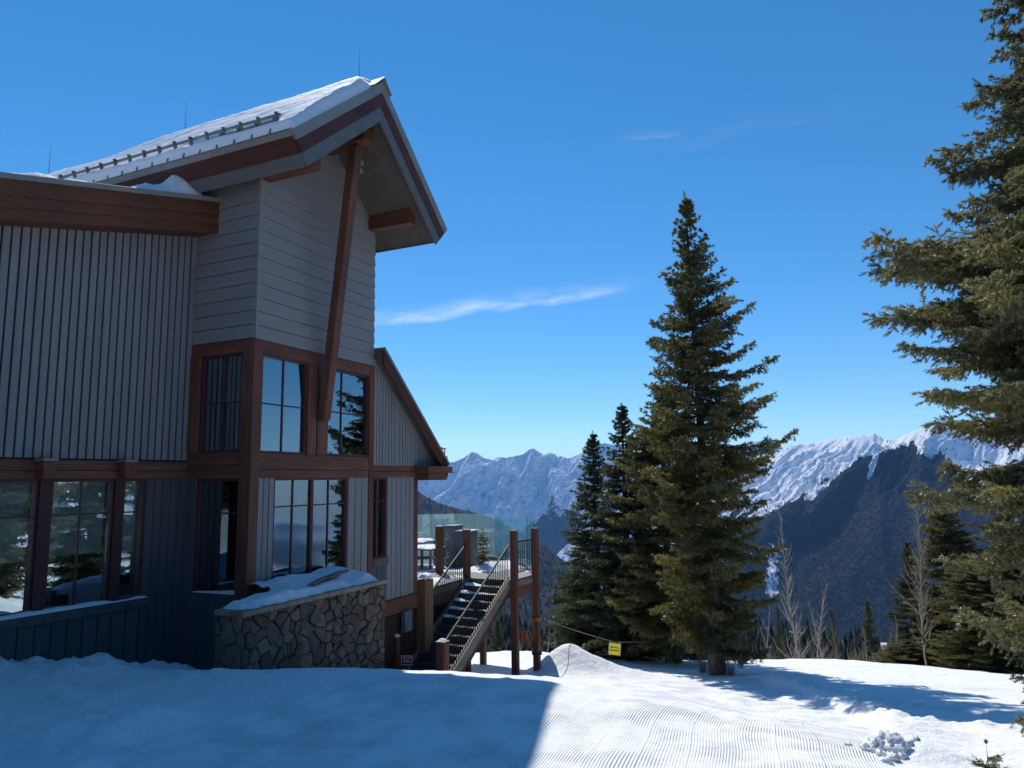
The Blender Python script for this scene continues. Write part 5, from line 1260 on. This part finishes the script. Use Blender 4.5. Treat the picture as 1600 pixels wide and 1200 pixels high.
# the near blue spruce on the right, only its left side in the picture
def sh5(az, h):
    return 1.0
bs = at(1752, 1150, 8.3); zb5 = gz(bs[0], bs[1]); H5 = 14.0
tiers = []
for (yp, tip) in ((1105, 1568), (1030, 1540), (965, 1518), (890, 1512), (815, 1490), (735, 1436), (655, 1462), (590, 1432), (520, 1372), (450, 1372), (385, 1368), (330, 1362), (262, 1535), (205, 1438), (150, 1462), (85, 1500), (20, 1540), (-60, 1545), (-140, 1560), (-230, 1575), (-320, 1590), (-420, 1610), (-520, 1630), (-620, 1650)):
    tz = (742 - yp) / 1109 * 8.3 - zb5 + .2; tx = 1752 - .113 * (1150 - yp); Rt = (tx - tip) / 1109 * 8.3 * .93
    tiers += [(tz + .10 * Rt, Rt * 1.03), (tz + .10 * Rt - .14, Rt * .86), (tz + .10 * Rt + .16, Rt * .70)]
tiers = sorted([t for t in tiers if .4 < t[0] < H5 * .97])
T5 = spruce_parts(H5, 2.3, 58, nb=(5, 7), twig=.52, tgap=.075, K=34, nl=.050, nw=.0066, hang=.26, lv=(.66, .36), flat=.36, elj=8, upt=.34, droop=.26, tr=.0165, lift_top=.35, layers=tiers)
t5 = add_tree(T5, (bs[0], bs[1], zb5 - .2), 'large blue-green spruce close by, its drooping branches filling the right edge', 'spruce_blue')
# spruces behind on the right
for src, px, d, yt, w, rz, lab in ((t2, 1430, 29.0, 845, .66, 1.0, 'dark narrow spruce behind the tall bare tree on the right'), (t4, 1492, 27.5, 775, .80, 2.5, 'tall open spruce standing between the bare tree and the large blue-green spruce'),
             (t4, 1535, 23.5, 868, .82, .6, 'low yellow-green spruce at the brow beside the large blue-green spruce'), (t2, 1360, 40, 938, .60, 3.0, 'short spruce with a bottle-shaped top at the brow among brown shrubs'),
             (t2, 1302, 38, 952, .34, 4.0, 'thin young spruce at the brow right of the bare pale tree'), (t2, 1218, 38, 948, .30, 5.0, 'sparse young spruce at the brow left of the bare pale tree'),
             (t4, 903, 34, 886, .85, 1.5, 'round-topped spruce showing left of the clump behind the bare stems'), (t2, 777, 36, 968, .55, .4, 'small yellowish spruce seen under the deck'),
             (t4, 1418, 25.5, 1000, .60, 3.3, 'bushy low spruce at the foot of the tall bare tree'), (t4, 1590, 26, 800, .9, 4.4, 'dark spruce behind the large blue-green spruce at the right edge'),
             (t2, 1660, 25, 700, 1.0, 5.2, 'spruce just beyond the right edge, behind the large blue-green spruce')):
    p = at(px, 1000, d); bz = (p[0], p[1], gz(p[0], p[1]) - .15)
    copy_tree(src, bz, lab, rz, (w, w, top_scale(px, d, yt, 10.5, bz)))
# spruces added behind the camera to block sky light, then those the windows mirror
for i, (x, y, sc, rz, lab) in enumerate(((-9.5, -4.5, 1.3, .4, 'unseen spruce added behind the camera to block sky light, the leftmost of the row'), (-6, -6.5, 1.35, 1.4, 'unseen spruce added behind the camera to block sky light, second from the left'), (-1.5, -14, 1.2, 2.4, 'unseen spruce added right behind the camera to block sky light'), (2.5, -15.5, 1.4, 3.4, 'tallest unseen spruce added behind the camera to block sky light'), (6.5, -13, 1.25, 4.4, 'unseen spruce added behind the camera to block sky light, at the right end'), (-13.5, -1.5, 1.35, 5.4, 'unseen spruce added far left behind the camera to block sky light, beside the wing'), (10.5, 2.5, 1.1, 3.3, 'spruce nearest on the right of the photographer, mirrored in the wing windows'), (12.5, -2.5, 1.2, 5.3, 'spruce behind the right shoulder of the photographer, mirrored in the leftmost windows'), (18.5, 13.5, 1.1, 2.2, 'spruce beyond the right edge at the brow, mirrored in the tower windows'), (24, -1, 1.4, 1.2, 'tall spruce far to the right of the photographer, mirrored in the wing windows'), (13.5, 5.5, .95, .3, 'spruce right of the photographer mirrored in the wing windows, the nearest to the slope'), (17.0, 1.0, 1.15, 1.7, 'spruce right of the photographer mirrored in the wing windows, the tallest'), (15.5, 10.5, 1.0, 2.6, 'spruce behind the large blue-green spruce, mirrored in the tower windows'), (21, 5.5, 1.2, 4.1, 'spruce farthest right of the photographer, mirrored in the wing windows'))):
    copy_tree((t2, t4)[i % 2], (x, y, gz(x, y) - .2), lab, rz, (sc, sc, sc))
# a sapling tip poking out of the snow close by
p = at(1545, 1204, 5.1); T6 = spruce_parts(.55, .17, 71, h0=.25, whorl=.07, nb=(4, 5), twig=.10, tgap=.02, K=26, nl=.020, nw=.0022, subs=False, tr=.02, droop=.1)
add_tree(T6, (p[0], p[1], gz(p[0], p[1]) - .37), 'tip of a buried young spruce poking out of the snow at the bottom right', 'spruce_blue', name='spruce_sapling')

T7 = spruce_parts(1.0, .26, 77, h0=.08, whorl=.09, nb=(5, 6), twig=.16, tgap=.035, K=18, nl=.035, nw=.005, subs=False, tr=.02, droop=.1)
pp = FT @ Vector((8.62, .38, ZD)); add_tree(T7, (pp.x, pp.y, ZD + .02), 'small potted-size spruce standing in snow on the deck behind the stair-top post', 'spruce_blue', name='spruce_sapling')
def bare_parts(H, seed, spread=.28, nb=26, start=.25, twigs=2, r0=.012, up=1.0, multi=1):
    rng = np.random.RandomState(seed); SG_ = []; R0 = []; R1 = []
    def limb(p, d, L, r, lev):
        n = max(3, int(L / .35)); q = p.copy(); dd = d.copy(); pts = [q.copy()]
        for i in range(n):
            dd = dd + rng.randn(3) * (.035 if lev == 0 else .15) + np.array([0, 0, .09 * up if lev else .03]); dd /= np.linalg.norm(dd); q = q + dd * L / n; pts.append(q.copy())
        for i in range(n): SG_.append((pts[i], pts[i + 1])); R0.append(r * (1 - .85 * i / n)); R1.append(r * (1 - .85 * (i + 1) / n))
        if lev < twigs:
            m = nb if lev == 0 else max(3, int(L * 4.2))
            for k in range(m):
                t = start + (1 - start) * (k + rng.rand()) / m if lev == 0 else .2 + .8 * rng.rand(); f = min(t, .999) * n; i = int(f); pp = pts[i] + (pts[i + 1] - pts[i]) * (f - i); tg = pts[i + 1] - pts[i]; tg /= np.linalg.norm(tg)
                a = rng.rand() * 6.28; o_ = np.array([math.cos(a), math.sin(a), .15]); d2 = tg * (1.0 if lev == 0 else .9) + o_ * (.85 if lev == 0 else .75); d2 /= np.linalg.norm(d2)
                l2 = (H * spread * (1.15 - t) * (.5 + .8 * rng.rand())) if lev == 0 else L * .45 * (.5 + .7 * rng.rand()) * (1.2 - t)
                limb(pp, d2, max(l2, .12), max(r * (1 - .8 * t) * .48, .0042), lev + 1)
    for k in range(multi):
        a = rng.rand() * 6.28; off = np.array([math.cos(a), math.sin(a), 0]) * (0 if multi == 1 else .25 * rng.rand() ** .5 * H * .25)
        limb(np.array([0, 0, -.3]) + off, np.array([rng.randn() * .03, rng.randn() * .03, 1.0]) + (off * .35 / (H * .1) if multi > 1 else 0), H * (1 if multi == 1 else .6 + .4 * rng.rand()), r0 * H, 0)
    v, f = tubes3(np.array(SG_), np.array(R0), np.array(R1)); return v, f
def add_bare(parts, base, label, mat='aspen', rz=0, sc=1, name='bare_tree', cat='bare tree', group=None):
    w = Matrix.Translation(Vector(base)) @ Matrix.Rotation(rz, 4, 'Z') @ Matrix.Diagonal((sc, sc, sc, 1))
    me = parts if isinstance(parts, bpy.types.Mesh) else fast_mesh(name, parts[0], parts[1], M[mat], True)
    o = link(bpy.data.objects.new(name, me), None, w); tag(o, label, cat, group); return o
def bare_at(px, d, yt, H):
    p = at(px, 1000, d); bz = (p[0], p[1], gz(p[0], p[1]) - .1); return bz, top_scale(px, d, yt, H, bz)
b_, s_ = bare_at(1250, 36, 785, 6.8); A1 = add_bare(bare_parts(6.8, 5, .20, 64, .22, 2, .0085, 1.6), b_, 'bare pale tree with upswept twigs in front of the dark forest', sc=s_)
b_, s_ = bare_at(1446, 24.5, 765, 8.4); A2 = add_bare(bare_parts(8.4, 9, .27, 70, .14, 2, .0085, 1.0), b_, 'tall bare tree with wide low branches, white trunk at the brow', sc=s_)
b_, s_ = bare_at(851, 27.5, 860, 5.5); A3 = add_bare(bare_parts(5.5, 13, .13, 26, .3, 1, .0062), b_, 'thin bare stem nearest the deck post, beside the snow pile', sc=s_)
def copy_bare(src, H, px, d, yt, lab, rz):
    bz, s = bare_at(px, d, yt, H); o = src.copy(); COL.objects.link(o); o.matrix_basis = Matrix.Translation(bz) @ Matrix.Rotation(rz, 4, 'Z') @ Matrix.Diagonal((s, s, s, 1)); o['label'] = lab
    if 'group' in o.keys(): del o['group']
    return o
copy_bare(A3, 5.5, 868, 27.0, 905, 'thin bare stem between the deck post and the spruce clump', 2.0); copy_bare(A3, 5.5, 818, 28, 915, 'thin bare stem seen between the two deck posts', 3.5)
copy_bare(A3, 5.5, 1188, 33, 930, 'bare stem just right of the tallest spruce', .7); copy_bare(A1, 6.8, 1285, 34, 925, 'smaller bare tree right of the pale upswept one', 2.2); copy_bare(A1, 6.8, 1230, 32, 955, 'bare sapling left of the pale upswept tree', 4.0)
copy_bare(A1, 6.8, 1208, 31, 965, 'low bare sapling nearest the tallest spruce on its right', 1.3); copy_bare(A1, 6.8, 1272, 33, 900, 'slender bare tree close on the right of the pale upswept one', 5.1); copy_bare(A1, 6.8, 1312, 30, 962, 'bare sapling in front of the thin young spruce', .2); copy_bare(A1, 6.8, 1350, 31, 968, 'bare sapling in front of the short bottle-topped spruce', 2.7); copy_bare(A1, 6.8, 1378, 29, 972, 'low bare sapling right of the short bottle-topped spruce', 4.6)
copy_bare(A1, 6.8, 1512, 26, 900, 'bare twiggy tree behind the low yellow-green spruce', 1.1); copy_bare(A3, 5.5, 1330, 30, 975, 'bare sapling among the shrubs right of the thin young spruce', 5.0); copy_bare(A1, 6.8, 1396, 28, 950, 'bare sapling just left of the tall bare tree', 3.0)
B1 = bare_parts(1.5, 3, .42, 12, .1, 1, .011, .9, multi=22); bm = fast_mesh('bare_shrub', B1[0], B1[1], M['shrub'], True)
rr = random.Random(8)
shr = ((1165, 1036, 31), (1205, 1036, 30), (1240, 1037, 29), (1272, 1037, 30), (1300, 1038, 29), (1330, 1038, 28.5), (1352, 1039, 29), (1378, 1039, 28), (1400, 1041, 28), (1425, 1043, 26), (1462, 1044, 27), (842, 1024, 27.5), (885, 1026, 29), (1478, 1046, 25), (1142, 1054, 18.6), (1098, 1052, 19.6))
for i, (px, py, d) in enumerate(shr):
    p = at(px, py, d); s = rr.uniform(.7, 1.25) * .5 if d < 20 else top_scale(px, d, rr.uniform(985, 1012), 1.5, (0, 0, gz(p[0], p[1])))
    lab = 'brown leafless shrub in the row along the snow brow under the dark forest' if 1150 < px < 1500 else ('leafless twigs at the foot of the tallest spruce' if d < 20 else 'leafless shrub below the deck beside the thin bare stems')
    add_bare(bm, (p[0], p[1], gz(p[0], p[1]) - .05), lab, rz=rr.uniform(0, 6), sc=s, name='bare_shrub', cat='shrub', group='brown shrubs along the brow' if 1150 < px < 1500 else ('twigs by the tallest spruce' if d < 20 else 'shrubs below the deck'))

# woods on the near hillside: many copies of one small conifer, read as one mass
Vs, Fs_, Vt_, Ft_ = spruce_parts(12, 1.7, 91, h0=.03, whorl=.85, nb=(5, 6), twig=.8, tgap=.42, K=5, nl=.42, nw=.085, subs=False, tr=.01)
nv_ = len(Vs); r_ = np.random.RandomState(2); near = HQ[np.argsort(np.hypot(HQ[:, 0], HQ[:, 1]))]
rot = r_.rand(len(near)) * 6.28; hs = .55 + .6 * r_.rand(len(near))
dist = np.hypot(near[:, 0], near[:, 1]); top_max = dist * np.interp(near[:, 0] / near[:, 1], (-.4, .05, .12, .3, .42, .6, .8), (-.15, -.15, -.17, -.185, -.205, -.20, -.19)) + dist * .010 * r_.randn(len(near))   # crowns stay under the brow's sight line
top_max = np.minimum(top_max, -dist * np.interp(dist, (95, 170, 330, 450), (.245, .235, .205, .17)) - dist * .010 * r_.rand(len(dist))); hmax = (top_max - near[:, 2]) / 12.0; ok = hmax > .22; near = near[ok]; rot = rot[ok]; hs = np.minimum(hs[ok], hmax[ok]); ws = hs * (.8 + .4 * r_.rand(len(near)))
nn = 420
c_, s_ = np.cos(rot[:nn]), np.sin(rot[:nn])
X = (Vs[None, :, 0] * c_[:, None] - Vs[None, :, 1] * s_[:, None]) * ws[:nn, None] + near[:nn, None, 0]; Y = (Vs[None, :, 0] * s_[:, None] + Vs[None, :, 1] * c_[:, None]) * ws[:nn, None] + near[:nn, None, 1]; Z = Vs[None, :, 2] * hs[:nn, None] + near[:nn, None, 2]
V = np.stack([X, Y, Z], -1).reshape(-1, 3)
o = mesh_obj('hillside_wood', V, np.arange(len(V)).reshape(-1, 3), M['farwood'], smooth=False); tag(o, 'conifer wood below the snow brow, its shade painted into a dark colour', kind='stuff')  # near-black foliage puts the slope's shade into the colour
tree_cloud('hillside_forest', near[nn:], 9 + 9 * r_.rand(len(near) - nn), 14, M['farwood'], 3, 6, 'dense dark forest on the shoulder below the mountain')

# ------------------------------------------------------------------ air
hz = MB().box(-23000, 23000, -2600, 23000, -1700, 470)
me = bpy.data.meshes.new('haze'); me.from_pydata(hz.v, [], hz.f); hm = bpy.data.materials.new('haze'); hm.use_nodes = True; nt = hm.node_tree; nt.nodes.clear()
ho = nt.nodes.new('ShaderNodeOutputMaterial'); pv = nt.nodes.new('ShaderNodeVolumePrincipled'); pv.inputs['Color'].default_value = (.24, .52, 1.0, 1); pv.inputs['Density'].default_value = 3.9e-5; pv.inputs['Anisotropy'].default_value = .0
nt.links.new(pv.outputs[0], ho.inputs['Volume']); me.materials.append(hm)
h = link(bpy.data.objects.new('haze', me)); tag(h, kind='stuff')
